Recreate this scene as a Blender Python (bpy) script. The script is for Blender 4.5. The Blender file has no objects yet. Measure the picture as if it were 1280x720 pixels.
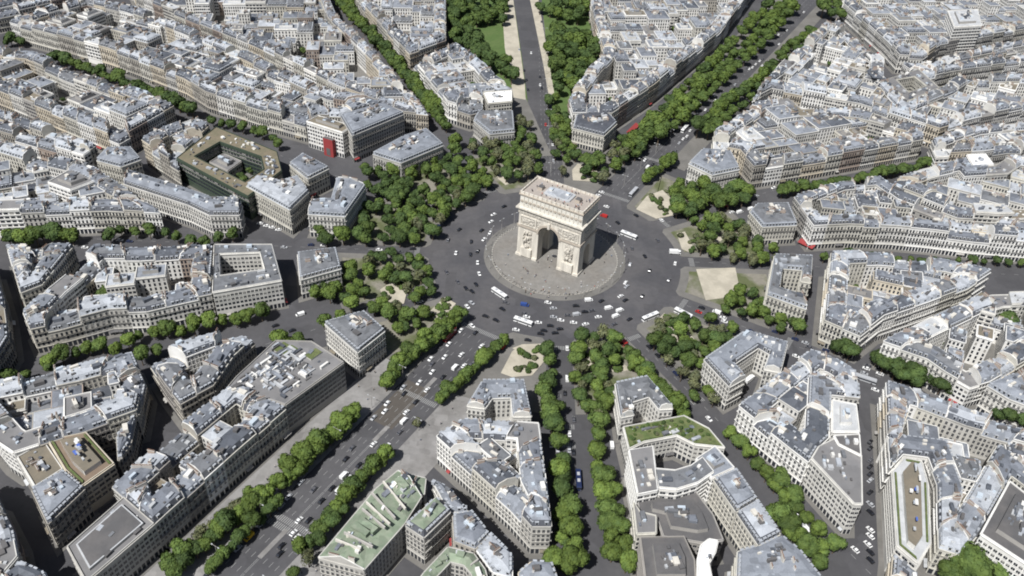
import bpy, bmesh, math, random
from math import radians, sin, cos, pi, atan2, hypot, floor
from mathutils import Matrix, Vector

# ------------------------------------------------------------------ camera, light, exposure
S = bpy.context.scene
COL = S.collection
F, PITCH, ROLL = 1114.79, 0.65693, 0.04977
CAM = Vector((-27.41, -486.35, 346.85))
fw = Vector((0, cos(PITCH), -sin(PITCH))); r0 = Vector((1, 0, 0)); u0 = r0.cross(fw)
RT = r0*cos(ROLL) + u0*sin(ROLL); UP = -r0*sin(ROLL) + u0*cos(ROLL)
cd = bpy.data.cameras.new('camera'); cam = bpy.data.objects.new('camera', cd); COL.objects.link(cam)
m = Matrix((RT, UP, -fw)).transposed().to_4x4(); m.translation = CAM
cam.matrix_world = m
cd.sensor_width = 36; cd.lens = F/1280*36; cd.clip_start = 1; cd.clip_end = 30000
S.camera = cam
SUN_AZ, SUN_EL = radians(-124.0), radians(54.0)
sd = Vector((cos(SUN_EL)*cos(SUN_AZ), cos(SUN_EL)*sin(SUN_AZ), sin(SUN_EL)))
w = bpy.data.worlds.new('World'); S.world = w; w.use_nodes = True
nt = w.node_tree; sky = nt.nodes.new('ShaderNodeTexSky'); sky.sky_type = 'NISHITA'; sky.sun_disc = False
sky.sun_elevation = SUN_EL; sky.sun_rotation = atan2(sd.x, sd.y) % (2*pi); sky.air_density = 1.0; sky.dust_density = 2.0
bg = nt.nodes['Background']; nt.links.new(sky.outputs[0], bg.inputs[0]); bg.inputs[1].default_value = 0.048
ld = bpy.data.lights.new('sun', 'SUN'); ld.energy = 4.8; ld.angle = radians(0.5); ld.color = (1, .99, .97)
sun = bpy.data.objects.new('sun', ld); COL.objects.link(sun)
sun.rotation_euler = sd.to_track_quat('Z', 'Y').to_euler()
S.view_settings.view_transform = 'Standard'; S.view_settings.look = 'None'
S.cycles.filter_width = 1.9
S.view_settings.exposure = 0.18; S.view_settings.gamma = 1; S.view_settings.use_curve_mapping = False

rnd = random.Random(7)

def at(x, y, h=0.0):
    """ground position of a feature of the photograph that stands h metres high"""
    d = fw + RT*((x-640)/F) - UP*((y-360)/F)
    t = (h-CAM.z)/d.z
    return (CAM.x+t*d.x, CAM.y+t*d.y)

def px(X, Y, Z=0.0):
    d = Vector((X, Y, Z))-CAM; z = d.dot(fw)
    return (640+F*d.dot(RT)/z, 360-F*d.dot(UP)/z)

# ------------------------------------------------------------------ materials
def mat(name, base, rough=.8, metal=0, var=.12, scale=.25, cell=0, cellscale=.3, objvar=0, spec=.5, coord='Object', second=None, second_scale=.1, second_amt=.5, bump=0, stretch=None):
    M = bpy.data.materials.new(name); M.use_nodes = True; n = M.node_tree; L = n.links
    b = n.nodes['Principled BSDF']; b.inputs['Roughness'].default_value = rough; b.inputs['Metallic'].default_value = metal
    b.inputs['Specular IOR Level'].default_value = spec
    tc = n.nodes.new('ShaderNodeTexCoord'); out = tc.outputs[coord]
    if stretch:
        mp = n.nodes.new('ShaderNodeMapping'); mp.inputs['Scale'].default_value = stretch; L.new(out, mp.inputs[0]); out = mp.outputs[0]
    col = n.nodes.new('ShaderNodeRGB'); col.outputs[0].default_value = (*base, 1); cur = col.outputs[0]
    if second:
        nz = n.nodes.new('ShaderNodeTexNoise'); nz.inputs['Scale'].default_value = second_scale; nz.inputs['Detail'].default_value = 4
        L.new(out, nz.inputs['Vector'])
        rp = n.nodes.new('ShaderNodeMapRange'); rp.inputs[1].default_value = .42; rp.inputs[2].default_value = .6; rp.inputs[4].default_value = second_amt
        L.new(nz.outputs[0], rp.inputs[0])
        mx = n.nodes.new('ShaderNodeMix'); mx.data_type = 'RGBA'; L.new(rp.outputs[0], mx.inputs[0]); L.new(cur, mx.inputs[6]); mx.inputs[7].default_value = (*second, 1)
        cur = mx.outputs[2]
    val = None
    def mul(src, lo, hi, prev):
        mr = n.nodes.new('ShaderNodeMapRange'); mr.inputs[1].default_value = 0; mr.inputs[2].default_value = 1
        mr.inputs[3].default_value = lo; mr.inputs[4].default_value = hi; L.new(src, mr.inputs[0])
        if prev is None: return mr.outputs[0]
        mm = n.nodes.new('ShaderNodeMath'); mm.operation = 'MULTIPLY'; L.new(mr.outputs[0], mm.inputs[0]); L.new(prev, mm.inputs[1]); return mm.outputs[0]
    if var:
        nz = n.nodes.new('ShaderNodeTexNoise'); nz.inputs['Scale'].default_value = scale; nz.inputs['Detail'].default_value = 6; nz.inputs['Roughness'].default_value = .7
        L.new(out, nz.inputs['Vector']); val = mul(nz.outputs[0], 1-2*var, 1+2*var, val)
        if bump:
            bp = n.nodes.new('ShaderNodeBump'); bp.inputs['Strength'].default_value = bump; bp.inputs['Distance'].default_value = .5
            L.new(nz.outputs[0], bp.inputs['Height']); L.new(bp.outputs[0], b.inputs['Normal'])
    if cell:
        vo = n.nodes.new('ShaderNodeTexVoronoi'); vo.inputs['Scale'].default_value = cellscale; vo.distance = 'CHEBYCHEV'
        L.new(out, vo.inputs['Vector']); sp = n.nodes.new('ShaderNodeSeparateColor'); L.new(vo.outputs['Color'], sp.inputs[0])
        val = mul(sp.outputs[0], 1-cell, 1+cell, val)
    if objvar:
        oi = n.nodes.new('ShaderNodeObjectInfo'); val = mul(oi.outputs['Random'], 1-objvar, 1+objvar, val)
    if val is not None:
        vm = n.nodes.new('ShaderNodeVectorMath'); vm.operation = 'SCALE'; L.new(cur, vm.inputs[0]); L.new(val, vm.inputs['Scale']); cur = vm.outputs[0]
    L.new(cur, b.inputs['Base Color'])
    return M

WALLS = [mat('stone_'+str(i), c, .85, var=.12, scale=.22, second=tuple(x*.72 for x in c), second_scale=.09, second_amt=.6) for i, c in enumerate([
    (.48, .455, .40), (.56, .54, .48), (.39, .365, .32), (.64, .625, .585), (.48, .465, .43), (.32, .30, .275), (.57, .51, .41), (.36, .295, .25)])]
WHITE = mat('white_render', (.76, .75, .72), .8, var=.06, second=(.6, .58, .54), second_scale=.15, second_amt=.5)
GREYW = mat('grey_concrete', (.36, .345, .32), .85, var=.1, second=(.28, .27, .26))
BROWNW = mat('brown_brick', (.30, .19, .14), .85, var=.15, scale=.8)
ZINC = [mat('zinc_'+str(i), c, .62, .0, spec=.35, var=.16, scale=1.3, cell=.2, cellscale=.3) for i, c in enumerate([
    (.165, .178, .204), (.225, .242, .272), (.095, .104, .122), (.37, .39, .42), (.155, .161, .172)])]
SLATE = mat('slate', (.085, .09, .105), .5, var=.2, scale=.6, cell=.15, cellscale=.25)
COPPER = mat('green_copper', (.205, .255, .18), .75, var=.16, scale=.5, second=(.27, .29, .225), second_scale=.3, cell=.2, cellscale=.2)
TAN = mat('gravel_roof', (.20, .172, .13), .95, var=.12, scale=.5, second=(.14, .13, .105), second_scale=.12)
FLAT = mat('bitumen_roof', (.205, .20, .20), .9, var=.14, scale=.4, second=(.14, .14, .145), second_scale=.1, cell=.1, cellscale=.1)
DARKF = mat('dark_roof', (.10, .098, .10), .8, var=.15, second=(.15, .14, .135))
PALE = mat('pale_roof', (.46, .47, .48), .7, var=.12, cell=.1, cellscale=.2)
WROOF = mat('white_roof', (.80, .80, .80), .7, var=.05)
GLASS = mat('window_glass', (.022, .026, .035), .18, var=0, objvar=0, spec=.6)
RAIL = mat('iron_railing', (.035, .035, .04), .6, var=0)
POT = mat('terracotta_pot', (.25, .16, .12), .9, var=.1)
CHIM = [mat('chimney_plaster_'+str(i), c, .9, var=.15, scale=.6) for i, c in enumerate([(.60, .57, .51), (.36, .29, .24), (.72, .70, .67), (.42, .40, .37)])]
SKYL = mat('skylight_glass', (.50, .56, .62), .25, var=.1)
BLUE = mat('blue_sheet', (.08, .14, .42), .7)
RED = mat('red_cloth', (.28, .04, .04), .8)
ASPH = mat('asphalt', (.066, .065, .070), .92, var=.14, scale=.25, cell=.12, cellscale=.045, second=(.09, .088, .092), second_scale=.03, second_amt=.6)
ASPHRING = mat('asphalt_ring', (.070, .069, .075), .92, var=.16, scale=.3, cell=.10, cellscale=.05, second=(.105, .10, .102), second_scale=.03, second_amt=.7)
PAVE = mat('pavement', (.17, .162, .15), .9, var=.12, scale=.3, second=(.125, .12, .11), second_scale=.06, second_amt=.6)
PAVEL = mat('granite_paving', (.25, .242, .235), .9, var=.1, scale=.5, cell=.12, cellscale=.3, second=(.155, .148, .14), second_scale=.05, second_amt=.6)
COBBLE = mat('island_paving', (.21, .20, .185), .9, var=.14, scale=.5, cell=.08, cellscale=.4, second=(.19, .175, .155), second_scale=.05, second_amt=.7)
PARK = mat('planted_ground', (.22, .205, .17), .95, var=.2, scale=.4, second=(.095, .11, .045), second_scale=.07, second_amt=.95)
BLIND = mat('window_blind', (.30, .29, .27), .7, var=0)
SAND = mat('sand', (.46, .42, .34), .95, var=.1, scale=.5, second=(.30, .275, .22), second_scale=.1)
LAWN = mat('lawn', (.075, .125, .032), .95, var=.2, scale=.3, second=(.11, .15, .05), second_scale=.08)
ROOFG = mat('roof_planting', (.10, .135, .045), .95, var=.35, scale=.6, second=(.17, .17, .08), second_scale=.25, bump=1)
WORN = mat('worn_asphalt', (.058, .057, .062), .85, var=.2, scale=.4, second=(.07, .069, .075), second_scale=.1)
PAINT = mat('road_paint', (.26, .26, .255), .8, var=.15, scale=1.5)
EARTH = mat('city_ground', (.13, .125, .12), .95, var=.2, scale=.02)
BARK = mat('bark', (.12, .09, .065), .95)
ARCH = mat('limestone', (.65, .61, .535), .85, var=.12, scale=.9, second=(.40, .375, .33), second_scale=.5, second_amt=.55, stretch=(1, 1, .14))
ARCHD = mat('weathered_limestone', (.42, .37, .31), .9, var=.16, scale=.5)
ARCHC = mat('carved_limestone', (.56, .525, .46), .9, var=.25, scale=1.4, second=(.27, .25, .22), second_scale=1.1, second_amt=.8)
TERR = mat('terrace_paving', (.36, .32, .285), .9, var=.14, scale=.6)
def leaf(name, c):
    return mat(name, c, .75, var=.3, scale=.22, objvar=.28, spec=.2, second=(c[0]*1.5, c[1]*1.35, c[2]*1.1), second_scale=.35, second_amt=.7)
LEAF = [leaf('leaf_plane', (.066, .104, .030)), leaf('leaf_dark', (.050, .083, .028)), leaf('leaf_bright', (.084, .128, .032)), leaf('leaf_grey', (.095, .108, .060))]

# ------------------------------------------------------------------ mesh builder
class MB:
    def __init__(s): s.v = []; s.f = []; s.m = []; s.mats = []; s.mi = {}
    def mid(s, M):
        k = s.mi.get(M.name)
        if k is None: k = len(s.mats); s.mats.append(M); s.mi[M.name] = k
        return k
    def face(s, pts, M):
        b = len(s.v); s.v.extend(pts); s.f.append(tuple(range(b, b+len(pts)))); s.m.append(s.mid(M))
    def box(s, c, ax, lx, ly, lz, M, z0=None, top=None):
        """box centred on c in plan, x axis along ax (unit 2d), from z0 up lz"""
        x, y = c; a, b = ax; hx, hy = lx/2, ly/2
        P = [(x+a*i*hx-b*j*hy, y+b*i*hx+a*j*hy) for i, j in ((-1, -1), (1, -1), (1, 1), (-1, 1))]
        s.prism(P, z0, z0+lz, M, top)
    def prism(s, P, z0, z1, M, top=None, bottom=False):
        n = len(P); k = s.mid(M); b = len(s.v)
        s.v.extend([(p[0], p[1], z0) for p in P]); s.v.extend([(p[0], p[1], z1) for p in P])
        for i in range(n):
            j = (i+1) % n; s.f.append((b+i, b+j, b+n+j, b+n+i)); s.m.append(k)
        s.f.append(tuple(range(b+n, b+2*n))); s.m.append(s.mid(top) if top else k)
        if bottom: s.f.append(tuple(range(b+n-1, b-1, -1))); s.m.append(k)
    def add(s, o, T=None):
        b = len(s.v); s.v.extend([T(p) for p in o.v] if T else o.v)
        for f, k in zip(o.f, o.m): s.f.append(tuple(i+b for i in f)); s.m.append(s.mid(o.mats[k]))
    def mesh(s, name, org=(0, 0, 0)):
        me = bpy.data.meshes.new(name); ox, oy, oz = org
        me.from_pydata([(a-ox, b-oy, c-oz) for a, b, c in s.v], [], s.f)
        for M in s.mats: me.materials.append(M)
        me.polygons.foreach_set('material_index', s.m); me.update()
        return me
    def build(s, name, parent=None, org=(0, 0, 0)):
        """org: world position of the parent (children) or of the object itself (top level)"""
        o = bpy.data.objects.new(name, s.mesh(name, org)); COL.objects.link(o)
        if parent: o.parent = parent
        else: o.location = org
        return o

def tag(o, label=None, cat=None, group=None, kind=None):
    if label: o['label'] = label
    if cat: o['category'] = cat
    if group: o['group'] = group
    if kind: o['kind'] = kind
    return o
def empty(name, loc, rz=0):
    o = bpy.data.objects.new(name, None); COL.objects.link(o); o.location = loc; o.rotation_euler = (0, 0, rz); o.empty_display_size = 1
    return o
def copy_tree(o, parent=None):
    c = o.copy(); COL.objects.link(c); c.parent = parent
    for ch in o.children: copy_tree(ch, c)
    return c
def child(name, me, parent, loc=(0, 0, 0), rz=0):
    o = bpy.data.objects.new(name, me); COL.objects.link(o); o.parent = parent; o.location = loc
    if rz: o.rotation_euler = (0, 0, rz)
    return o

# ------------------------------------------------------------------ 2d geometry
def area(P): return sum(P[i][0]*P[(i+1) % len(P)][1]-P[(i+1) % len(P)][0]*P[i][1] for i in range(len(P)))/2
def ccw(P): return P if area(P) > 0 else P[::-1]
def inside(p, P):
    c = False; n = len(P); x, y = p
    for i in range(n):
        x1, y1 = P[i]; x2, y2 = P[(i+1) % n]
        if (y1 > y) != (y2 > y) and x < (x2-x1)*(y-y1)/(y2-y1)+x1: c = not c
    return c
def offset(P, d):
    """inset a ccw polygon by d (negative: outset)"""
    n = len(P); E = []
    for i in range(n):
        (x1, y1), (x2, y2) = P[i], P[(i+1) % n]; L = hypot(x2-x1, y2-y1) or 1e-6
        E.append(((x2-x1)/L, (y2-y1)/L))
    Q = []
    for i in range(n):
        a = E[i-1]; b = E[i]; cr = a[0]*b[1]-a[1]*b[0]; dt = a[0]*b[0]+a[1]*b[1]
        na = (-a[1], a[0]); nb = (-b[1], b[0]); k = 1+na[0]*nb[0]+na[1]*nb[1]
        k = max(k, .35)
        Q.append((P[i][0]+d*(na[0]+nb[0])/k, P[i][1]+d*(na[1]+nb[1])/k))
    return Q
def inset_ok(P, Q):
    n = len(P)
    for i in range(n):
        a = (P[(i+1) % n][0]-P[i][0], P[(i+1) % n][1]-P[i][1]); b = (Q[(i+1) % n][0]-Q[i][0], Q[(i+1) % n][1]-Q[i][1])
        if a[0]*b[0]+a[1]*b[1] < 0: return i
    return -1
def inset_block(P, d):
    """inset whose reversed short edges are pinched; returns (Q, depth used)"""
    for _ in range(12):
        Q = offset(P, d)
        bad = [i for i in range(len(P)) if (lambda a, b: a[0]*b[0]+a[1]*b[1] < 0)((P[(i+1) % len(P)][0]-P[i][0], P[(i+1) % len(P)][1]-P[i][1]), (Q[(i+1) % len(P)][0]-Q[i][0], Q[(i+1) % len(P)][1]-Q[i][1]))]
        long_bad = [i for i in bad if hypot(P[(i+1) % len(P)][0]-P[i][0], P[(i+1) % len(P)][1]-P[i][1]) > 16]
        if not long_bad and area(Q) > 0:
            for i in bad:
                j = (i+1) % len(P); mx = ((Q[i][0]+Q[j][0])/2, (Q[i][1]+Q[j][1])/2); Q[i] = mx; Q[j] = mx
            return Q, d
        d *= .85
    return offset(P, d), d
def clip(P, C):
    """clip polygon P by convex ccw polygon C"""
    out = P
    for i in range(len(C)):
        a, b = C[i], C[(i+1) % len(C)]; inp = out; out = []
        if not inp: return []
        sd_ = lambda p: (b[0]-a[0])*(p[1]-a[1])-(b[1]-a[1])*(p[0]-a[0])
        for k in range(len(inp)):
            p, q = inp[k-1], inp[k]; sp, sq = sd_(p), sd_(q)
            if sp*sq < 0: t = sp/(sp-sq); out.append((p[0]+t*(q[0]-p[0]), p[1]+t*(q[1]-p[1])))
            if sq >= 0: out.append(q)
    return out
def lerp(a, b, t): return (a[0]+(b[0]-a[0])*t, a[1]+(b[1]-a[1])*t)
def cen(P): return (sum(p[0] for p in P)/len(P), sum(p[1] for p in P)/len(P))

# ------------------------------------------------------------------ ground
def structure(name, mb, org=(0, 0, 0)): return tag(mb.build(name, org=org), kind='structure')
g = MB(); g.face([(-9000, -9000, 0), (9000, -9000, 0), (9000, 9000, 0), (-9000, 9000, 0)], ASPH); structure('ground', g)
YAW = -0.504334
AX = YAW-pi/2                       # direction of the wide avenue in the lower left
def ang(k): return AX+radians(30)*k
def pol(R, a): return (R*cos(a), R*sin(a))
# avenue k: half width of roadway
HW = {0: 14, 1: 7.5, 2: 5, 3: 6.5, 4: 5.5, 5: 5.5, 6: 13, 7: 9.5, 8: 5.5, 9: 5.5, 10: 5, 11: 6}
RR, RI = 83.8, 47.4
g = MB(); n = 120
g.face([(*pol(RR+6, 2*pi*i/n), .004) for i in range(n)], ASPHRING); structure('roundabout_road', g)
slab_n = [0]
def slab(P, M=PAVE, name='pavement', h=.12):
    slab_n[0] += 1; b = MB(); z = h+.002*(slab_n[0] % 40)
    P = ccw(P); b.prism(P, 0, z, M); return structure(name, b)
def ray(k, off, R):                 # point on a line parallel to avenue k, shifted sideways
    a = ang(k); s_ = math.sqrt(max(R*R-off*off, 0)); return (s_*cos(a)-off*sin(a), s_*sin(a)+off*cos(a))
for k in range(12):
    k2 = (k+1) % 12; o1 = HW[k]; o2 = -HW[k2]
    a1 = ang(k)+math.asin(o1/RR); a2 = ang(k+1)-math.asin(-o2/RR)
    P = [pol(RR, a1+(a2-a1)*i/10) for i in range(11)]
    # rounded kerb ends
    P[0] = pol(RR+3, a1); P[-1] = pol(RR+3, a2)
    RO = 146
    b2 = ang(k+1)-math.asin(-o2/RO); b1 = ang(k)+math.asin(o1/RO)
    P += [pol(RO, b2+(b1-b2)*i/10) for i in range(11)]
    slab(P)
    if k not in (0, 6):
        Qk = offset(ccw(P), 5.5); bq = MB(); bq.face([(*q, .235+.003*k) for q in Qk], PARK); structure('planted_ground', bq)
# island
g = MB(); n = 96
g.prism([pol(RI, 2*pi*i/n) for i in range(n)], 0, .14, PAVE); structure('island_kerb', g)
g = MB(); g.face([(*pol(RI-5.2, 2*pi*i/n), .152) for i in range(n)], PAINT if 0 else WALLS[2]); structure('island_edge_band', g)
g = MB(); g.prism([pol(RI-5.7, 2*pi*i/n) for i in range(n)], .1, .20, COBBLE); structure('island_paving', g)

# wide avenue sidewalks
def strip(k, o1, o2, R1, R2, M, name, h=.12):
    P = [ray(k, o1, R1), ray(k, o1, R2), ray(k, o2, R2), ray(k, o2, R1)]; return slab(P, M, name, h)
strip(0, 14, 36, 146, 420, PAVEL, 'avenue_pavement', .2)
strip(0, -36, -14, 146, 420, PAVEL, 'avenue_pavement', .2)
strip(6, 15, 30, 160, 900, PAVE, 'avenue_pavement', .2)
strip(6, -30, -15, 160, 900, PAVE, 'avenue_pavement', .2)
# park avenue at the top: side lawns and paths
def flat(pts, M, name, z=.3, kind='structure', hh=0):
    b = MB(); b.face([(*at(x, y, hh), z) for x, y in pts], M); return tag(b.build(name), kind=kind)
flat([(556, -12), (640, -12), (652, 70), (668, 190), (600, 190), (600, 80)], LAWN, 'lawn', .20)
flat([(676, -12), (748, -12), (752, 60), (712, 150), (692, 150)], LAWN, 'lawn', .21)
flat([(626, -12), (640, -12), (656, 105), (657, 125), (642, 122), (631, 60)], SAND, 'sand_path', .23)
flat([(660, -12), (671, -12), (693, 118), (688, 132), (679, 80)], SAND, 'sand_path', .23)
flat([(596, 95), (640, 110), (657, 122), (690, 195), (600, 200)], PAVE, 'park_path', .22)
for i, P in enumerate([
    [(626, 467), (640, 440), (652, 431), (680, 430), (684, 448), (665, 470), (640, 472)],
    [(723, 444), (735, 445), (750, 450), (768, 449), (790, 462), (775, 466), (745, 463), (728, 458)],
    [(870, 337), (919, 335), (926, 370), (882, 376)],
    [(795, 262), (808, 246), (828, 238), (846, 256), (851, 268), (820, 274)],
    [(715, 213), (722, 205), (746, 212), (748, 228), (716, 226)],
    [(846, 292), (856, 290), (868, 312), (866, 318), (852, 312)],
    [(874, 286), (890, 284), (903, 300), (890, 310)],
    [(830, 392), (848, 400), (868, 425), (864, 432), (846, 428), (822, 400)],
    [(620, 222), (640, 205), (650, 225), (632, 232)],
    [(475, 363), (500, 345), (512, 352), (505, 380), (485, 384)],
    [(535, 392), (556, 372), (570, 380), (548, 405)],
    [(640, 436), (650, 432), (676, 432), (680, 444), (660, 446)]]):
    flat(P, SAND, 'sand_patch', .42+.004*i)
for P in ([(598, 20), (618, 18), (626, 60), (612, 62)], [(700, 30), (716, 30), (722, 60), (704, 58)]):
    flat(P, LAWN, 'lawn', .36)

# road markings
def quadpaint(cx, cy, a, L, W, z=.012):
    c, s_ = cos(a), sin(a); return [(cx+c*i*L/2-s_*j*W/2, cy+s_*i*L/2+c*j*W/2, z) for i, j in ((-1, -1), (1, -1), (1, 1), (-1, 1))]
g = MB()
def lanes(k, offs, R1, R2, dash=3, gap=6, W=.22):
    a = ang(k); r = R1
    while r < R2:
        for o in offs:
            x, y = r*cos(a)-o*sin(a), r*sin(a)+o*cos(a); g.face(quadpaint(x, y, a, dash, W), PAINT)
        r += dash+gap
lanes(0, (-10.5, -7, -3.5, 3.5, 7, 10.5), 100, 400); lanes(0, (-.35, .35), 150, 400, 8.5, .5, .2)
lanes(6, (-9, -4.5, 4.5, 9), 100, 700); lanes(6, (0,), 110, 700, 9, 1)
lanes(7, (-6, -3, 3, 6), 100, 600); lanes(7, (0,), 110, 600, 9, 1)
for k in (1, 2, 3, 4, 5, 8, 9, 10, 11): lanes(k, (0,), 96, 400)
structure('lane_marking', g)
def zebra(k, R, W=3.5, half=None):
    b = MB(); a = ang(k); hw = half or HW[k]-1; o = -hw
    while o < hw:
        b.face(quadpaint(R*cos(a)-o*sin(a), R*sin(a)+o*cos(a), a, W, .5, .016), PAINT); o += 1.05
    structure('zebra_crossing', b)
for k, R in ((0, 92), (0, 158), (0, 258), (0, 262), (1, 92), (1, 155), (1, 168), (2, 92), (2, 152), (3, 92), (3, 160), (4, 92), (5, 92), (6, 92), (6, 160), (7, 92), (8, 92), (9, 92), (10, 92), (11, 92), (11, 155)):
    zebra(k, R)
# raised crossing refuge in the wide avenue, and its darker resurfaced patch
b = MB(); b.face([(*p, .009) for p in (ray(0, -12, 150), ray(0, 3, 150), ray(0, 3, 185), ray(0, -12, 185))], mat('new_asphalt', (.085, .075, .065), .9)); structure('road_patch', b)
for R1, R2 in ((140, 150), (184, 196), (262, 280)):
    b = MB(); b.prism(ccw([ray(0, -1.2, R1), ray(0, 1.2, R1), ray(0, 1.2, R2), ray(0, -1.2, R2)]), 0, .16, PAVEL); structure('traffic_island', b)

# ------------------------------------------------------------------ buildings
FLOOR = 3.1
def window_mesh(wd, ht, name, frame, blind=False):
    b = MB()
    if blind: b.face([(-wd/2, -.07, ht*.45), (wd/2, -.07, ht*.45), (wd/2, -.07, ht), (-wd/2, -.07, ht)], BLIND)
    b.face([(-wd/2, -.05, 0), (wd/2, -.05, 0), (wd/2, -.05, ht), (-wd/2, -.05, ht)], GLASS)
    for x in (-wd/2-.09, wd/2+.09): b.prism([(x-.09, -.12), (x+.09, -.12), (x+.09, .05), (x-.09, .05)], -.05, ht+.15, frame)
    b.prism([(-wd/2-.3, -.22), (wd/2+.3, -.22), (wd/2+.3, .04), (-wd/2-.3, .04)], -.2, -.02, frame)
    b.prism([(-.04, -.09), (.04, -.09), (.04, -.045), (-.04, -.045)], 0, ht, frame)
    return b.mesh(name)
WIN = {'h': (1.15, 2.1), 'g': (1.6, 1.6), 'm': (2.6, 1.5)}
WINM = {}
def winm(kind, frame, blind=False):
    k = (kind, frame.name, blind)
    if k not in WINM: WINM[k] = window_mesh(*WIN[kind], 'window', frame, blind)
    return WINM[k]
def dormer_mb(kind=0):
    b = MB()
    b.prism([(-.75, .35), (.75, .35), (.75, 2.0), (-.75, 2.0)], .25, 2.15, WALLS[3] if kind == 0 else ZINC[3], ZINC[1])
    b.prism([(-.9, .2), (.9, .2), (.9, 2.0), (-.9, 2.0)], 2.15, 2.35, ZINC[3])
    b.face([(-.5, .33, .45), (.5, .33, .45), (.5, .33, 1.95), (-.5, .33, 1.95)], GLASS)
    return b
DORM = [dormer_mb(0), dormer_mb(1)]; DORMM = [d.mesh('dormer') for d in DORM]
def chimney_mb(L, H, M, seed):
    r = random.Random(seed); b = MB()
    b.prism([(-L/2, -.35), (L/2, -.35), (L/2, .35), (-L/2, .35)], -2.6, H, M)
    b.prism([(-L/2-.1, -.45), (L/2+.1, -.45), (L/2+.1, .45), (-L/2-.1, .45)], H, H+.15, CHIM[3])
    x = -L/2+.35
    while x < L/2-.2:
        s = .14; hh = r.uniform(.45, .8)
        b.prism([(x-s, -s), (x+s, -s), (x+s*.8, s), (x-s*.8, s)], H+.15, H+.15+hh, POT); x += .5
    return b
CHIMS = [chimney_mb(L, H, CHIM[i % 4], i) for i, (L, H) in enumerate([(2.4, 1.5), (3.6, 1.8), (1.6, 1.3), (4.6, 1.6), (2.8, 2.3), (3.2, 1.4)])]
CHIMM = [c.mesh('chimney') for c in CHIMS]
def placer(x, y, z, a):
    c, s_ = cos(a), sin(a)
    return lambda p: (x+c*p[0]-s_*p[1], y+s_*p[0]+c*p[1], z+p[2])

def facade(wb, A, B, h, st, win=None, dorm=None, z0=0.0, shop=True):
    dx, dy = B[0]-A[0], B[1]-A[1]; L = hypot(dx, dy)
    if L < 1.5: return
    t = (dx/L, dy/L); n = (t[1], -t[0]); a = atan2(t[1], t[0]); kind = st['k']
    def P(s, o, z): return (A[0]+t[0]*s+n[0]*o, A[1]+t[1]*s+n[1]*o, z)
    def slabb(s0, s1, o, za, zb, M):
        q = [P(s0, -.05, 0)[:2], P(s1, -.05, 0)[:2], P(s1, o, 0)[:2], P(s0, o, 0)[:2]]
        wb.prism(q[::-1], za, zb, M, bottom=True)
    slabb(.1, L-.1, .45, h-.45, h+.06, st['w'])
    bay = st.get('bay', 2.35); nc = max(1, int(round(L/bay))); bw = L/nc
    g0 = 4.4 if shop else 1.5
    fl = max(1, int((h-g0-.6+.35)/FLOOR)); f0 = g0+.5+(h-g0-.9-fl*FLOOR)*.5
    if L < 3: nc = 0
    ww, wh = WIN[kind]
    if kind == 'm': nc = max(1, int(L/3.0)); bw = L/nc
    for c in range(nc):
        s = (c+.5)*bw
        if shop and kind != 'm':
            wb.face([P(s-bw*.36, .06, .3), P(s+bw*.36, .06, .3), P(s+bw*.36, .06, 3.5), P(s-bw*.36, .06, 3.5)], GLASS)
            if (int(A[1])*3+c//2) % 11 == 0: wb.face([P(s-bw*.48, .3, 3.6), P(s+bw*.48, .3, 3.6), P(s+bw*.48, 1.7, 2.9), P(s-bw*.48, 1.7, 2.9)], (RED, TAN, DARKF, TAN, PALE, GREYW, DARKF)[int(A[1]+A[0]) % 7])
        for f in range(fl):
            z = f0+f*FLOOR
            if win is not None: win.append((P(s, 0, z), a))
            else:
                wb.face([P(s-ww/2, .06, z), P(s+ww/2, .06, z), P(s+ww/2, .06, z+wh), P(s-ww/2, .06, z+wh)], BLIND if (c*7+f*5+int(A[0])) % 9 == 0 else GLASS)
    if kind == 'h' and L > 4 and shop:
        for f in ((1, fl-1) if fl > 3 else (fl-1,)):
            z = f0+f*FLOOR-.3
            slabb(.3, L-.3, .85, z, z+.18, st['w'])
            wb.face([P(.3, .8, z+.25), P(L-.3, .8, z+.25), P(L-.3, .8, z+.75), P(.3, .8, z+.75)], RAIL)
        slabb(.1, L-.1, .25, 3.9, 4.25, st['w'])
    if kind == 'm':
        for f in range(fl+1):
            z = f0+f*FLOOR-.9; slabb(.05, L-.05, .35, z, z+.75, st['w'])
    if dorm is not None:
        k = 0
        step = bw if bw > 2.2 else bw*2
        m_ = max(1, int(L/step)-0); 
        for c in range(m_):
            s = (c+.5)*L/m_
            if L > 3 and 1.6 < s < L-1.0: dorm.append((P(s, 0, h), a))

def clutter(rb, pts_fn, r, nn):
    for _ in range(nn):
        x, y, z = pts_fn()
        a = r.random()*.3+pts_fn.a; big = r.random() < .3; sx, sy, sz = (r.uniform(2, 5), r.uniform(1.2, 2.6), r.uniform(.6, 2.0)) if big else (r.uniform(.6, 2.2), r.uniform(.6, 1.6), r.uniform(.25, 1.1))
        M = r.choice([WHITE, PALE, SKYL, ZINC[3], DARKF, ZINC[0], ZINC[2], DARKF, CHIM[0], ZINC[4]])
        rb.box((x, y), (cos(a), sin(a)), sx, sy, sz+.5, M, z-.5)

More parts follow.
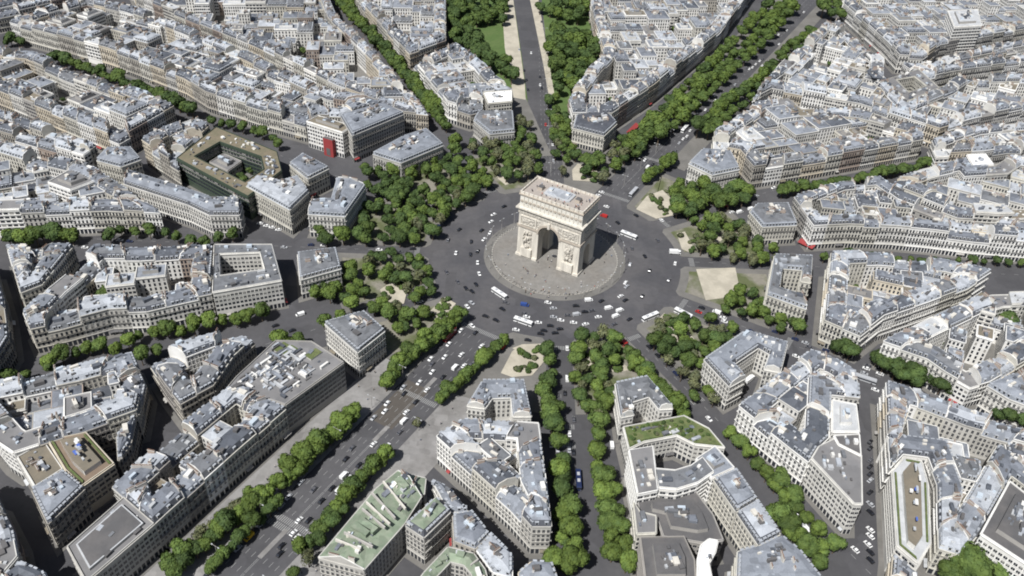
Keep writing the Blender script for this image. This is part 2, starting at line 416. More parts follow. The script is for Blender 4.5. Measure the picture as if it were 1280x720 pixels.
def spec_parts(sp, near):
    """returns wall MB, roof MB, windows, dormers, chimneys (placements in world space)"""
    r = random.Random(sp['seed']); st = sp['st']; h = sp['h']; wb, rb = MB(), MB(); W, R = st['w'], st['r']
    wins, dorms, chims = [], [], []
    O, I, closed = sp['O'], sp['I'], sp['closed']; top = st['top']
    def do_fac(A, B, shop=True):
        mx, my = (A[0]+B[0])/2, (A[1]+B[1])/2; L = hypot(B[0]-A[0], B[1]-A[1]) or 1
        n = ((B[1]-A[1])/L, -(B[0]-A[0])/L); vis = n[0]*(CAM.x-mx)+n[1]*(CAM.y-my) > 0
        facade(wb, A, B, h, st, wins if (vis and near >= 2) else None, (dorms if top == 'mansard' else None), shop=shop)
    if I is None:                                            # solid footprint
        P = O; n = len(P)
        for i in range(n):
            A, B = P[i], P[(i+1) % n]; wb.face([(*A, 0), (*B, 0), (*B, h), (*A, h)], W); do_fac(A, B, sp.get('shop', True))
        d1 = 1.5; 
        while d1 > .3 and inset_ok(P, offset(P, d1*1.6)) >= 0: d1 *= .7
        def ring(P0, z0, P1, z1, M):
            for i in range(len(P0)): j = (i+1) % len(P0); rb.face([(*P0[i], z0), (*P0[j], z0), (*P1[j], z1), (*P1[i], z1)], M)
        if top == 'mansard':
            P1 = offset(P, d1); z1 = h+2.9*min(1, d1/1.1); ring(P, h, P1, z1, st.get('m', R))
            d2 = d1+3.2
            while d2 > d1+.2 and inset_ok(P, offset(P, d2)) >= 0: d2 = d1+(d2-d1)*.7
            P2 = offset(P, d2); ring(P1, z1, P2, z1+.9, R); rb.face([(*p, z1+.9) for p in P2], R); zt = z1+.9; Pt = P2
        elif top == 'low':
            d2 = 4.5
            while d2 > .5 and inset_ok(P, offset(P, d2)) >= 0: d2 *= .8
            P2 = offset(P, d2); ring(P, h, P2, h+d2*.32, R); rb.face([(*p, h+d2*.32) for p in P2], R); zt = h+d2*.32; Pt = P2
        else:
            P1 = offset(P, .4); ring(P, h, P, h+.8, W); ring(P, h+.8, P1, h+.8, W); ring(P1, h+.8, P1, h+.15, W)
            rb.face([(*p, h+.15) for p in P1], R); zt = h+.15; Pt = P1
            if st.get('box', True) and sp['area'] > 120:
                Q = offset(P, 3.0)
                if inset_ok(P, offset(P, 4)) < 0 and area(Q) > 30:
                    c = cen(Q); Q = [lerp(c, q, .8) for q in Q]; rb.prism(Q, h+.15, h+2.6, GREYW if r.random() < .6 else W, R)
                    zt = h+2.6; Pt = [lerp(c, q, .8) for q in Q]
        c = cen(Pt); i0 = max(range(n), key=lambda i: hypot(P[i][0]-P[(i+1) % n][0], P[i][1]-P[(i+1) % n][1]))
        a = atan2(P[(i0+1) % n][1]-P[i0][1], P[(i0+1) % n][0]-P[i0][0])
        def fn():
            for _ in range(20):
                i = r.randrange(n); p = lerp(c, lerp(Pt[i-1], Pt[i], r.random()), r.uniform(.05, .85))
                if inside(p, Pt): break
            else: p = Pt[0]
            return (*p, zt)
        fn.a = a
        nn = max(3, int(sp['area']/26)); clutter(rb, fn, r, 0 if st.get('upper') else nn)
        if st.get('chim', True):
            for q in range(max(1, min(5, int(sp['area']/90)))):
                x, y, z = fn(); chims.append(((x, y, z), a+(pi/2 if r.random() < .7 else 0), r.randrange(len(CHIMS))))
        if st.get('ducts'):
            for _ in range(int(sp['area']/16)):
                x, y, z = fn(); aa = a+r.choice([0, pi/2]); rb.box((x, y), (cos(aa), sin(aa)), r.uniform(2, 7), r.uniform(.5, 1.6), r.uniform(.6, 2.2), r.choice([ZINC[3], PALE, ZINC[1], DARKF, WHITE, ZINC[2]]), z-.05)
            for u in ((362, 440), (352, 436), (392, 444)):
                X, Y = at(u[0], u[1], h); rb.box((X, Y), (cos(a), sin(a)), 8, 5, 1.0, WALLS[4], h+.1, ROOFG)
        if st.get('upper'):
            Q = offset(P, 4.2); rb.prism(Q, h+.1, h+3.0, WALLS[3], st['upper']); Q = offset(P, 1.0); Q3 = offset(P, 1.9)
            for i_ in range(n):
                j_ = (i_+1) % n
                if i_ % 2 == 0: rb.prism([Q[i_], Q[j_], Q3[j_], Q3[i_]], h+.1, h+.9, ROOFG)
            zt = h+3.0; Pt = offset(P, 5)
            for _ in range(10):
                x, y, z = fn(); rb.box((x, y), (cos(a), sin(a)), r.uniform(.8, 4), r.uniform(.6, 1.6), r.uniform(.4, 1.2), r.choice([WHITE, PALE, BLUE, ZINC[3]]), z+2.8)
        if st.get('frame'):
            Q = offset(P, 3.2); Q2 = offset(P, 4.2); Q2 = offset(P, 3.9); rb.prism(Q, h+.15, h+1.6, WALLS[4], PALE); rb.prism(Q2, h+1.5, h+1.75, DARKF)
        if st.get('green'):
            Q = offset(P, 1.2); rb.prism(Q, h+.1, h+.7, ROOFG)
        return wb, rb, wins, dorms, chims
    n = len(O); d = sp['depth']; ns = n if closed else n-1
    if top == 'mansard': prof = [(0, 0), (1.4, 2.8), (d*.5, 2.8+.10*d), (d-1.4, 2.8), (d, 0)]
    elif top == 'low': prof = [(0, 0), (d*.5, .22*d), (d, 0)]
    else: prof = [(0, 0), (0, .8), (.4, .8), (.4, .15), (d-.4, .15), (d-.4, .8), (d, .8), (d, 0)]
    def Z(off):
        for (a, za), (b, zb) in zip(prof, prof[1:]):
            if a <= off <= b and b > a: return h+za+(zb-za)*(off-a)/(b-a)
        return h
    for i in range(ns):
        j = (i+1) % n
        wb.face([(*O[i], 0), (*O[j], 0), (*O[j], h), (*O[i], h)], W); do_fac(O[i], O[j])
        if hypot(I[i][0]-I[j][0], I[i][1]-I[j][1]) > .5:
            wb.face([(*I[j], 0), (*I[i], 0), (*I[i], h), (*I[j], h)], W)
            do_fac(I[j], I[i], False)
        for (a, za), (b, zb) in zip(prof, prof[1:]):
            M = R
            if top == 'mansard' and zb != za and abs(zb-za) > 2: M = st.get('m', R)
            if top == 'flat' and not (za < .5 and zb < .5 and b-a > 1): M = W
            f = lambda k, o, z: (*lerp(O[k], I[k], min(1, max(0, o/d))), h+z)
            rb.face([f(i, a, za), f(j, a, za), f(j, b, zb), f(i, b, zb)], M)
    if not closed:
        for k, kk in ((0, 1), (n-1, n-2)):
            A, B = (O[k], I[k]) if k else (I[k], O[k]); blank = not (sp['ends'] if isinstance(sp['ends'], bool) else sp['ends'][1 if k else 0])
            wb.face([(*A, 0), (*B, 0), (*B, h), (*A, h)], W)
            pts = [(*lerp(O[k], I[k], o/d), h+z) for o, z in prof]
            wb.face(pts, W)
            if not blank: do_fac(A, B)
            # party wall rising through the roof
            ux, uy = O[kk][0]-O[k][0], O[kk][1]-O[k][1]; L = hypot(ux, uy) or 1; ux, uy = ux/L*.35, uy/L*.35
            if top != 'flat':
                M = st['p']
                for (o1, z1), (o2, z2) in zip(prof, prof[1:]):
                    p1 = lerp(O[k], I[k], o1/d); p2 = lerp(O[k], I[k], o2/d)
                    a1, a2 = (*p1, h+z1+.4), (*p2, h+z2+.4); b1, b2 = (p1[0]+ux, p1[1]+uy, a1[2]), (p2[0]+ux, p2[1]+uy, a2[2])
                    wb.face([a1, a2, b2, b1], M); wb.face([(*p1, h+z1), (*p2, h+z2), a2, a1], M)
                    wb.face([(b1[0], b1[1], h+z1-.1), (b2[0], b2[1], h+z2-.1), b2, b1], M)
                if st.get('chim', True) and (k or r.random() < .6):
                    ad = atan2(I[k][1]-O[k][1], I[k][0]-O[k][0])
                    for o in (.3, .7):
                        if r.random() < .8:
                            p = lerp(O[k], I[k], o+r.uniform(-.05, .05)); chims.append(((p[0]+ux*2, p[1]+uy*2, Z(o*d)), ad, r.randrange(len(CHIMS))))
    def fn():
        i = r.randrange(ns); j = (i+1) % n; o = r.uniform(.2, .8)
        p = lerp(lerp(O[i], O[j], fn.t), lerp(I[i], I[j], fn.t), o); fn.t = r.uniform(.08, .92)
        fn.a = atan2(O[j][1]-O[i][1], O[j][0]-O[i][0]); return (*p, Z(o*d))
    fn.t = .5; fn.a = 0
    clutter(rb, fn, r, max(3, int(sp['area']/24)))
    if st.get('green'):
        Pm = [lerp(O[k], I[k], .12) for k in range(n)]; Pn = [lerp(O[k], I[k], .88) for k in range(n)]
        for i in range(ns): j = (i+1) % n; rb.prism([Pm[i], Pm[j], Pn[j], Pn[i]], h+.1, h+.75, ROOFG)
    if st.get('ribs'):
        for i in range(ns):
            j = (i+1) % n; L = hypot(O[j][0]-O[i][0], O[j][1]-O[i][1]); q = 5.0
            while q < L-3:
                A, B = lerp(O[i], O[j], q/L), lerp(I[i], I[j], q/L); u, v = lerp(A, B, r.uniform(.06, .2)), lerp(A, B, r.uniform(.7, .94))
                D_ = hypot(v[0]-u[0], v[1]-u[1]) or 1; ax = ((v[0]-u[0])/D_, (v[1]-u[1])/D_); hr = h+.22*d
                if r.random() < .5: rb.box(lerp(u, v, .5), ax, D_, .7, 1.6, CHIM[r.choice([0, 3])], hr-1.2)
                else: rb.box(lerp(u, v, .5), ax, D_*.55, 3.4, 1.7, R, hr-.9, st.get('m', R))
                q += r.uniform(3.5, 6.5)
    if closed and st.get('chim', True):
        for q in range(4): x, y, z = fn(); chims.append(((x, y, z), fn.a+pi/2, r.randrange(len(CHIMS))))
    return wb, rb, wins, dorms, chims

ADJ = {'zinc_0': 'grey zinc', 'zinc_1': 'blue-grey zinc', 'zinc_2': 'dark zinc', 'zinc_3': 'pale zinc', 'zinc_4': 'mid-grey zinc', 'slate': 'dark slate', 'green_copper': 'green copper',
       'gravel_roof': 'brown gravel', 'bitumen_roof': 'flat grey', 'dark_roof': 'dark flat', 'pale_roof': 'pale', 'white_roof': 'white', 'roof_planting': 'planted'}
WADJ = {'stone_0': 'cream stone', 'stone_1': 'pale cream', 'stone_2': 'tan stone', 'stone_3': 'off-white stone', 'stone_4': 'beige', 'stone_5': 'grey-brown stone', 'stone_6': 'warm cream', 'stone_7': 'brown', 'white_render': 'white', 'grey_concrete': 'grey concrete', 'brown_brick': 'brown brick'}
def style(r, base=None):
    base = base or {}
    k = base.get('mix', 'h')
    wp = {'h': [0, 1, 1, 3, 4, 6, 2, 3, 6, 7], 'shade': [2, 5, 4, 0, 2, 1, 7], 'pale': [3, 1, 3, 1, 4, 3, 6]}.get(k, [0, 1, 3, 4])
    W = WALLS[r.choice(wp)]
    if r.random() < (.36 if k == 'pale' else .12): W = WHITE
    R = r.choice([ZINC[0], ZINC[1], ZINC[1], ZINC[3], ZINC[4], ZINC[0], ZINC[3], ZINC[2]])
    m_ = r.choice([R, SLATE, SLATE, ZINC[2], R])
    st = dict(bay=r.uniform(2.0, 2.9), w=W, r=R, m=m_, p=r.choice([CHIM[0], CHIM[2], WHITE, WHITE, CHIM[2]]), k='h', top='mansard')
    q = r.random()
    if q < .07: st.update(k='g', top='flat', r=r.choice([FLAT, TAN, PALE, FLAT]), w=r.choice([WHITE, WALLS[3], GREYW, WALLS[4]]))
    elif q < .10: st.update(k='m', top='flat', r=r.choice([FLAT, PALE]), w=r.choice([WHITE, WHITE, WALLS[3]]))
    st.update(base.get('st', {}))
    return st

COURT = []
SPECS = []; seed = [100]
def add_spec(O, I, closed, h, st, depth, phrase, side, ends=False, kind='ring', shop=True, name='apartment_building', label=None, cat='building', green=False):
    seed[0] += 1
    P = (O+I[::-1]) if (I and not closed) else O
    ar = abs(area(P))
    if I and closed: ar -= abs(area(I))
    pts = [px(x, y, 0) for x, y in P]+[px(x, y, h+3) for x, y in P]
    x0, x1 = min(p[0] for p in pts), max(p[0] for p in pts); y0, y1 = min(p[1] for p in pts), max(p[1] for p in pts)
    cx0, cx1, cy0, cy1 = max(0, x0), min(1280, x1), max(0, y0), min(720, y1)
    vis = max(0, cx1-cx0)*max(0, cy1-cy0)
    tp = [px(x, y, h+3) for x, y in P]; ta = abs(area(tp))
    full = max(1, (x1-x0)*(y1-y0))
    rank = (ta + (.45*(x1-x0)*max(0, (y1-y0)-(max(p[1] for p in tp)-min(p[1] for p in tp))) if kind != 'inner' else 0))*vis/full
    SPECS.append(dict(O=O, I=I, closed=closed, h=h, st=st, depth=depth, phrase=phrase, side=side, ends=ends, kind=kind, seed=seed[0], area=ar, rank=rank, vis=vis,
                      c=px(*cen(P), h), shop=shop, name=name, label=label, cat=cat))
def sidename(n):
    """which side of its block a facade with outward normal n is on, as seen in the photograph"""
    x, y = n
    if abs(y) > abs(x)*1.2: return 'far' if y > 0 else 'near'
    return 'right' if x > 0 else 'left'

def block(phrase, pts, h=19, depth=11.5, base=None, inner=True, fr=16, pave=3.0, cellk=(12, 15), hole=None, fill=.8, kd=0, vert=True):
    P = ccw([at(x, y, h) for x, y in pts]); r = random.Random(hash_s(phrase))
    if pave: slab(offset(P, -pave))
    Q, d = inset_block(P, depth); n = len(P)
    # cut points along the perimeter
    cuts = []                                               # (edge, s)
    Ls = [hypot(P[(i+1) % n][0]-P[i][0], P[(i+1) % n][1]-P[i][1]) for i in range(n)]
    for i in range(n):
        L = Ls[i]; c = min(11, L/2)
        if L < 13: continue
        if L < 30: cuts.append((i, .5 if L < 22 else .4)); 
        if L >= 22 and L < 30: cuts.append((i, .7)) if False else None
        if L >= 30:
            m_ = max(1, int(round((L-2*c)/fr))); w_ = (L-2*c)
            for q in range(m_+1):
                cuts.append((i, (c+w_*q/m_+(r.uniform(-2.5, 2.5) if 0 < q < m_ else 0))/L))
    if len(cuts) < 2:
        add_spec(P, None, True, h+r.uniform(-1, 1), style(r, base), 0, phrase, 'whole', kind='solid')
        return
    hb = h
    for q in range(len(cuts)):
        (e1, s1), (e2, s2) = cuts[q], cuts[(q+1) % len(cuts)]
        O = [lerp(P[e1], P[(e1+1) % n], s1)]; I = [lerp(Q[e1], Q[(e1+1) % n], s1)]
        if e1 != e2 or s2 <= s1:
            e = e1
            while True:
                e = (e+1) % n; O.append(P[e]); I.append(Q[e])
                if e == e2: break
        O.append(lerp(P[e2], P[(e2+1) % n], s2)); I.append(lerp(Q[e2], Q[(e2+1) % n], s2))
        # hairline gap between neighbours
        for k, kk in ((0, 1), (len(O)-1, len(O)-2)):
            L = hypot(O[kk][0]-O[k][0], O[kk][1]-O[k][1]) or 1; t = min(.03/L, .2); O[k] = lerp(O[k], O[kk], t); I[k] = lerp(I[k], I[kk], t)
        mid = len(O)//2; ex, ey = O[mid][0]-O[mid-1][0], O[mid][1]-O[mid-1][1]; L = hypot(ex, ey) or 1
        add_spec(O, I, False, hb+r.choice([-1.6, -.8, 0, 0, .5, 1.0, -3.2, 2.2, 0, -5.5 if base is None or L < 25 else -1]), style(r, base), d, phrase, sidename((ey/L, -ex/L)))
    if not inner: return
    # courts and wings inside the ring
    i0 = max(range(n), key=lambda i: Ls[i]); a = atan2(P[(i0+1) % n][1]-P[i0][1], P[(i0+1) % n][0]-P[i0][0]); ca, sa = cos(a), sin(a)
    rot = lambda p: (p[0]*ca+p[1]*sa, -p[0]*sa+p[1]*ca); inv = lambda p: (p[0]*ca-p[1]*sa, p[0]*sa+p[1]*ca)
    Qs = ccw([rot(p) for p in Q]); 
    if area(Qs) < 60: return
    x0, x1 = min(p[0] for p in Qs), max(p[0] for p in Qs); y0, y1 = min(p[1] for p in Qs), max(p[1] for p in Qs)
    cw, ch = cellk if cen(P)[1] < 60 else (17, 19); y = y0
    while y < y1:
        hh = ch*r.uniform(.7, 1.25); x = x0-r.uniform(0, cw)
        while x < x1:
            ww = cw*r.uniform(.6, 1.3)
            cell = [(x, y), (x+ww-.05, y), (x+ww-.05, y+hh-.05), (x, y+hh-.05)]
            if r.random() < fill:
                if r.random() < .35: cell = [(x+ww*.0, y), (x+ww-.05, y), (x+ww-.05, y+hh*.62), (x, y+hh*.62)]
                C = clip(Qs, cell)
                if len(C) >= 3 and area(ccw(C)) > 35:
                    C = [inv(p) for p in ccw(C)]
                    C2 = [C[i] for i in range(len(C)) if hypot(C[i][0]-C[i-1][0], C[i][1]-C[i-1][1]) > .8]
                    if len(C2) >= 3 and area(C2) > 30:
                        s_ = style(r, base)
                        s_['top'] = r.choice(['low', 'low', 'flat', 'mansard']) if s_['k'] == 'h' else 'flat'
                        if s_['top'] == 'flat': s_['r'] = r.choice([FLAT, PALE, TAN, ZINC[1], ZINC[3], ZINC[0]])
                        q_ = r.random(); s_['w'] = WHITE if q_ < .35 else (WALLS[3] if q_ < .6 else s_['w'])
                        add_spec(C2, None, True, hb+r.choice([-11, -8, -5, -3, -2, -1, 0, 2, -4]), s_, 0, phrase, 'court', kind='inner', shop=False)
            elif r.random() < .5:
                cc = inv((x+ww/2, y+hh/2))
                if inside((x+ww/2, y+hh/2), Qs): COURT.append(cc)
            x += ww
        y += hh
def hash_s(s):
    v = 7
    for c in s: v = (v*131+ord(c)) % 1000003
    return v

def solid(label, pts, h, st, name='apartment_building', hp=None, cat='building', pave=2.5, shop=True):
    P = ccw([at(x, y, hp or h) for x, y in pts])
    if pave: slab(offset(P, -pave))
    base = dict(w=WALLS[3], r=ZINC[1], m=ZINC[1], p=WHITE, k='h', top='mansard'); base.update(st)
    add_spec(P, None, True, h, base, 0, '', '', kind='solid', label=label, name=name, cat=cat, shop=shop)
def wing(label, outer, inner, h, st, name='apartment_building', ends=True, closed=False, pave=2.0, hp=None):
    O = [at(x, y, hp or h) for x, y in outer]; I = [at(x, y, hp or h) for x, y in inner]
    P = O if closed else O+I[::-1]
    if area(P) < 0: O = O[::-1]; I = I[::-1]
    if pave: slab(offset(O if closed else O+I[::-1], -pave))
    d = sum(hypot(a[0]-b[0], a[1]-b[1]) for a, b in zip(O, I))/len(O)
    base = dict(w=WALLS[3], r=ZINC[1], m=ZINC[1], p=WHITE, k='h', top='mansard'); base.update(st)
    add_spec(O, I, closed, h, base, d, '', '', ends=ends, kind='wing', label=label, name=name)
# the special houses
hz = lambda **k: k
wing('cream corner mansion with V-shaped grey zinc roof beside the dense trees left of the roundabout', [(385, 268), (431, 271), (457, 234)], [(392, 252), (414, 250), (421, 225)], 18, hz())
wing('cream hotel building with U-shaped blue-grey roof right of the wide avenue below the sandy square', [(584, 508), (603, 477), (655, 477), (664, 521)], [(606, 511), (615, 498), (639, 497), (641, 521)], 17, hz(r=ZINC[1]))
wing('off-white mansion with U-shaped roof open towards the planted roof below it', [(776, 522), (769, 480), (808, 472), (841, 511)], [(792, 519), (789, 503), (811, 496), (824, 512)], 17, hz(r=ZINC[4], m=ZINC[4]))
wing('long off-white mansion with blue-grey V-shaped roof right of the dense trees below the roundabout', [(912, 484), (880, 450), (931, 415), (984, 430), (975, 466)], [(932, 473), (917, 456), (948, 435), (962, 443), (955, 462)], 18, hz(r=ZINC[1], m=SLATE))
solid('square cream mansion with boxy grey roof standing left of the wide avenue', [(406, 405), (447, 441), (481, 414), (455, 391)], 19, hz(r=ZINC[4], m=ZINC[4]))
solid('low grey-roofed mansion below the trees on the left, nearest the street fork', [(375, 350), (426, 336), (420, 312), (372, 318)], 15, hz(r=ZINC[4], m=ZINC[4]))
solid('long mansion with blue-grey roof among the trees at the upper left of the roundabout', [(466, 193), (501, 204), (554, 182), (533, 163), (505, 172)], 17, hz(r=ZINC[1], w=WALLS[4]))
solid('beige mansion with grey roof left of the park avenue behind the roundabout', [(592, 151), (612, 168), (643, 165), (641, 141), (598, 141)], 17, hz(r=ZINC[4], w=WALLS[4]))
solid('cream mansion with dark slate roof right of the park avenue behind the roundabout', [(716, 160), (755, 170), (771, 155), (758, 141), (720, 146)], 16, hz(r=SLATE, m=SLATE, w=WALLS[1]))
solid('white mansion with blue-grey roof at the foot of the upper right street corner', [(861, 205), (890, 219), (924, 212), (913, 191), (878, 188)], 17, hz(r=ZINC[1], w=WALLS[3]))
solid('small cream mansion with mid-grey roof right of the roundabout beside the red awning', [(937, 265), (953, 284), (996, 282), (985, 256), (945, 257)], 15, hz(r=ZINC[4], w=WALLS[1]))
wing('pale cream mansion with speckled grey roof lower right of the sandy rectangle', [(1013, 354), (1015, 322), (968, 320), (959, 369), (1008, 387)], [(1001, 352), (1003, 338), (978, 336), (974, 362), (1000, 370)], 18, hz(r=ZINC[4], w=WALLS[1]))
solid('dark-walled building with blue-grey roof between two streets at the left', [(121, 201), (151, 209), (176, 200), (164, 186), (134, 187)], 19, hz(w=WALLS[1]))
wing('curved row house with blue-grey mansard ending at the left street fork', [(155, 230), (235, 256), (262, 269), (299, 269), (303, 258)], [(164, 216), (240, 240), (266, 249), (288, 249), (291, 247)], 18, hz(r=ZINC[1], m=SLATE, w=WALLS[3]), ends=True)
solid('cream corner house with blue-grey mansard left of the V-shaped mansion', [(308, 233), (362, 263), (386, 240), (372, 222), (352, 228), (322, 222)], 20, hz(r=ZINC[3], m=ZINC[3], w=WALLS[1]))
solid('narrow slate-roofed house behind the V-shaped mansion', [(362, 206), (385, 224), (411, 211), (379, 194)], 17, hz(r=ZINC[0], w=WALLS[1]))
wing('modern office block with green glass facade and brown roofs around a planted court', [(221, 198), (310, 246), (352, 214), (346, 190), (270, 159)], [(243, 196), (306, 228), (330, 212), (326, 196), (275, 178)], 19, hz(k='m', top='flat', w=mat('green_glass_wall', (.055, .075, .055), .25), r=mat('brown_planted_roof', (.19, .16, .11), .95, var=.2, scale=.5, second=(.13, .13, .08), second_scale=.15), chim=False), closed=True, name='office_building')
solid('flat-roofed grey block inside the green glass office court', [(262, 203), (285, 214), (302, 202), (280, 192)], 10, hz(k='g', top='flat', r=FLAT, w=GREYW, chim=False), name='office_building', pave=0)
solid('glass-fronted drugstore block with cluttered grey and planted roof left of the wide avenue', [(357, 508), (430, 455), (390, 429), (345, 428), (296, 473), (285, 486)], 21, hz(k='m', top='flat', r=FLAT, w=GREYW, box=False, chim=False, ducts=True), name='office_building', hp=20)
solid('modern flat-roofed bank building at the lower left corner with a framed dark roof', [(193, 655), (108, 728), (84, 684), (155, 622)], 20, hz(k='g', top='flat', r=FLAT, w=WALLS[4], chim=False, box=False, frame=True), name='office_building')
# green-roofed houses
wing('long green copper-roofed building along the right side of the wide avenue', [(398, 697), (470, 611), (498, 588)], [(455, 712), (505, 655), (527, 620)], 19, hz(r=COPPER, m=COPPER, top='low', w=WALLS[4], ribs=True))
solid('corner house with green copper roof and tiered balconies behind the long green-roofed building', [(507, 657), (530, 672), (563, 640), (545, 622), (530, 636)], 20, hz(r=COPPER, m=SLATE, w=WALLS[4]))
solid('small green-roofed wing at the upper end of the long green roof', [(500, 590), (532, 598), (530, 618), (505, 612)], 17, hz(r=COPPER, m=COPPER, top='low', w=WALLS[4]))
wing('green-roofed building with an open court at the bottom edge', [(520, 730), (530, 716), (560, 684), (592, 692), (606, 712), (612, 735)], [(540, 735), (544, 722), (563, 702), (580, 706), (590, 718), (590, 735)], 19, hz(r=COPPER, m=COPPER, w=WALLS[4], ribs=True, top='low'))
solid('narrow grey house filling the gap beside the green roofs', [(541, 602), (563, 612), (585, 640), (563, 640), (552, 622)], 17, hz(r=ZINC[0], w=WALLS[3]))
solid('stepped house with grey zinc roof along the dark street left of the big triangular block', [(566, 645), (590, 640), (612, 668), (594, 686), (568, 676)], 19, hz(r=ZINC[0], w=WALLS[2]))
solid('white-dormered house with pale roof near the bottom beside the dark street', [(596, 688), (614, 668), (640, 694), (640, 722), (616, 715)], 18, hz(r=ZINC[3], m=ZINC[3], w=WHITE))
# modern group below the roundabout
solid('low building covered by a roof garden below the U-shaped off-white mansion', [(779, 534), (855, 520), (886, 536), (906, 560), (868, 556), (846, 545), (805, 553), (786, 562)], 15, hz(k='g', top='flat', r=ROOFG, w=WALLS[3], box=False, chim=False, green=True), name='garden_building')
wing('long modern wing with narrow planted ledge beside the tree-lined avenue', [(786, 563), (797, 617)], [(816, 558), (822, 612)], 22, hz(k='m', top='flat', r=FLAT, w=WHITE, chim=False), name='office_building')
wing('curved white modern building with ribbon windows and grey roof', [(824, 610), (846, 612), (872, 604), (892, 590)], [(820, 586), (844, 588), (864, 582), (878, 572)], 22, hz(k='m', top='flat', r=ZINC[4], w=WHITE, chim=False), name='office_building', pave=0)
solid('grey-roofed modern corner block right of the white courtyard', [(870, 574), (894, 558), (918, 585), (890, 598)], 21, hz(k='m', top='flat', r=ZINC[1], w=WHITE, chim=False), name='office_building')
solid('long house with blue-grey roof and a row of dark dormers facing a court', [(892, 600), (920, 588), (946, 625), (920, 640)], 20, hz(r=ZINC[1], m=SLATE, w=WALLS[1]))
solid('house with pale roof below the row of dark dormers', [(921, 642), (947, 627), (975, 668), (948, 682)], 19, hz(r=ZINC[3], m=SLATE, w=WALLS[1]))
solid('grey house at the bottom edge right of the white dome roof', [(922, 690), (948, 683), (975, 670), (1000, 690), (1035, 735), (920, 735)], 18, hz(r=ZINC[1], m=ZINC[1], w=WALLS[1]))
solid('low dark glass-roofed hall in the middle of the modern group', [(797, 619), (840, 618), (868, 608), (892, 640), (905, 672), (880, 676), (830, 668), (822, 645), (800, 640)], 15, hz(k='g', top='flat', r=DARKF, w=GREYW, chim=False), name='office_building', hp=17)
solid('balconied cream house with white bay fronts facing the tree-lined avenue', [(792, 628), (800, 640), (820, 645), (820, 667), (796, 668)], 20, hz(k='h', top='flat', r=FLAT, w=WALLS[1], chim=False))
solid('flat brown-roofed block at the bottom edge beside the tree-lined avenue', [(800, 672), (855, 671), (868, 700), (870, 735), (808, 735)], 20, hz(k='m', top='flat', r=DARKF, w=WALLS[5], chim=False), name='office_building')
# right-hand special houses
solid('modern building with brown roof terrace and white parapets beside the narrow street', [(1115, 590), (1130, 573), (1152, 577), (1160, 605), (1163, 680), (1147, 704), (1121, 682)], 19, hz(k='m', top='flat', r=PALE, w=WALLS[3], chim=False, box=False, upper=TAN), name='office_building')
solid('white tower block with grid windows at the lower right edge', [(1226, 668), (1290, 710), (1310, 640), (1262, 602)], 26, hz(k='g', top='flat', r=DARKF, w=WHITE, chim=False), name='tower_block')
solid('white modern gable house inside the triangular block', [(1040, 500), (1070, 506), (1074, 540), (1040, 540)], 22, hz(k='g', top='flat', r=PALE, w=WHITE, chim=False))
solid('striped white slab tower near the top right corner', [(1185, 14), (1193, 34), (1227, 32), (1222, 12)], 34, hz(k='m', top='flat', r=PALE, w=WHITE, chim=False), name='tower_block', pave=0)
solid('low dark-roofed pavilion beside gardens at the upper right', [(1004, 142), (1010, 160), (1051, 154), (1042, 138)], 18, hz(k='g', top='flat', r=DARKF, w=WALLS[2], chim=False), pave=0)
wing('cream building around a bright open court at the upper right', [(1107, 100), (1134, 127), (1174, 110), (1148, 87)], [(1120, 100), (1136, 116), (1158, 108), (1143, 96)], 21, hz(k='g', top='flat', r=FLAT, w=WALLS[1], chim=False), closed=True, pave=0)
solid('white-roofed box house on the skyline of the right-hand wedge block', [(1208, 194), (1216, 208), (1242, 206), (1232, 193)], 20, hz(k='g', top='flat', r=WROOF, w=WHITE, chim=False, box=False), pave=0)
solid('house with bright white flat roof left of the park avenue', [(604, 116), (610, 130), (640, 127), (640, 113)], 21, hz(k='g', top='flat', r=WROOF, w=WALLS[1], chim=False, box=False), pave=0)
solid('white house with brown roof terrace in the upper left', [(383, 152), (428, 166), (440, 158), (398, 145)], 22, hz(k='g', top='flat', r=TAN, w=WHITE, chim=False), pave=0)
solid('tall dark-sided house with ribbed blue-grey roof in the upper left', [(440, 170), (505, 143), (478, 131), (426, 146)], 23, hz(r=ZINC[1], m=ZINC[2], w=WALLS[4]), pave=0)
solid('modern white-striped house behind the left tree-lined street', [(60, 228), (88, 238), (120, 226), (92, 210)], 21, hz(k='m', top='flat', r=FLAT, w=WHITE, chim=False), pave=0)
wing('modern grey-roofed house round a court at the right end of the left courtyard block', [(266, 366), (352, 351), (340, 306), (268, 306)], [(275, 345), (331, 337), (325, 316), (274, 318)], 20, hz(k='g', top='flat', r=ZINC[4], w=WALLS[3], chim=False), closed=True, name='office_building')

solid('white dome-like roof shell at the bottom edge between two courts', [(872, 700), (876, 682), (886, 674), (897, 676), (894, 690), (886, 704), (890, 724), (880, 735), (872, 722)], 23, hz(k='g', top='flat', r=WROOF, w=WHITE, chim=False, box=False), pave=0)
solid('flat-roofed pointed building with grid windows closing the lower right triangle', [(1013, 577), (1066, 634), (1076, 634), (1075, 572), (1042, 552), (1022, 562)], 22, hz(k='g', top='flat', r=FLAT, w=WALLS[3], chim=False), name='office_building', hp=20)
solid('dark glass-roofed addition behind the white modern gable house', [(1042, 545), (1074, 543), (1076, 570), (1048, 556)], 23, hz(k='m', top='flat', r=DARKF, w=WHITE, chim=False, ducts=False), name='office_building', pave=0)
solid('low house with tan flat roof above the shaded street at the lower left', [(22, 572), (56, 553), (79, 587), (44, 609)], 18, hz(k='g', top='flat', r=TAN, w=WALLS[3], box=False), pave=1)
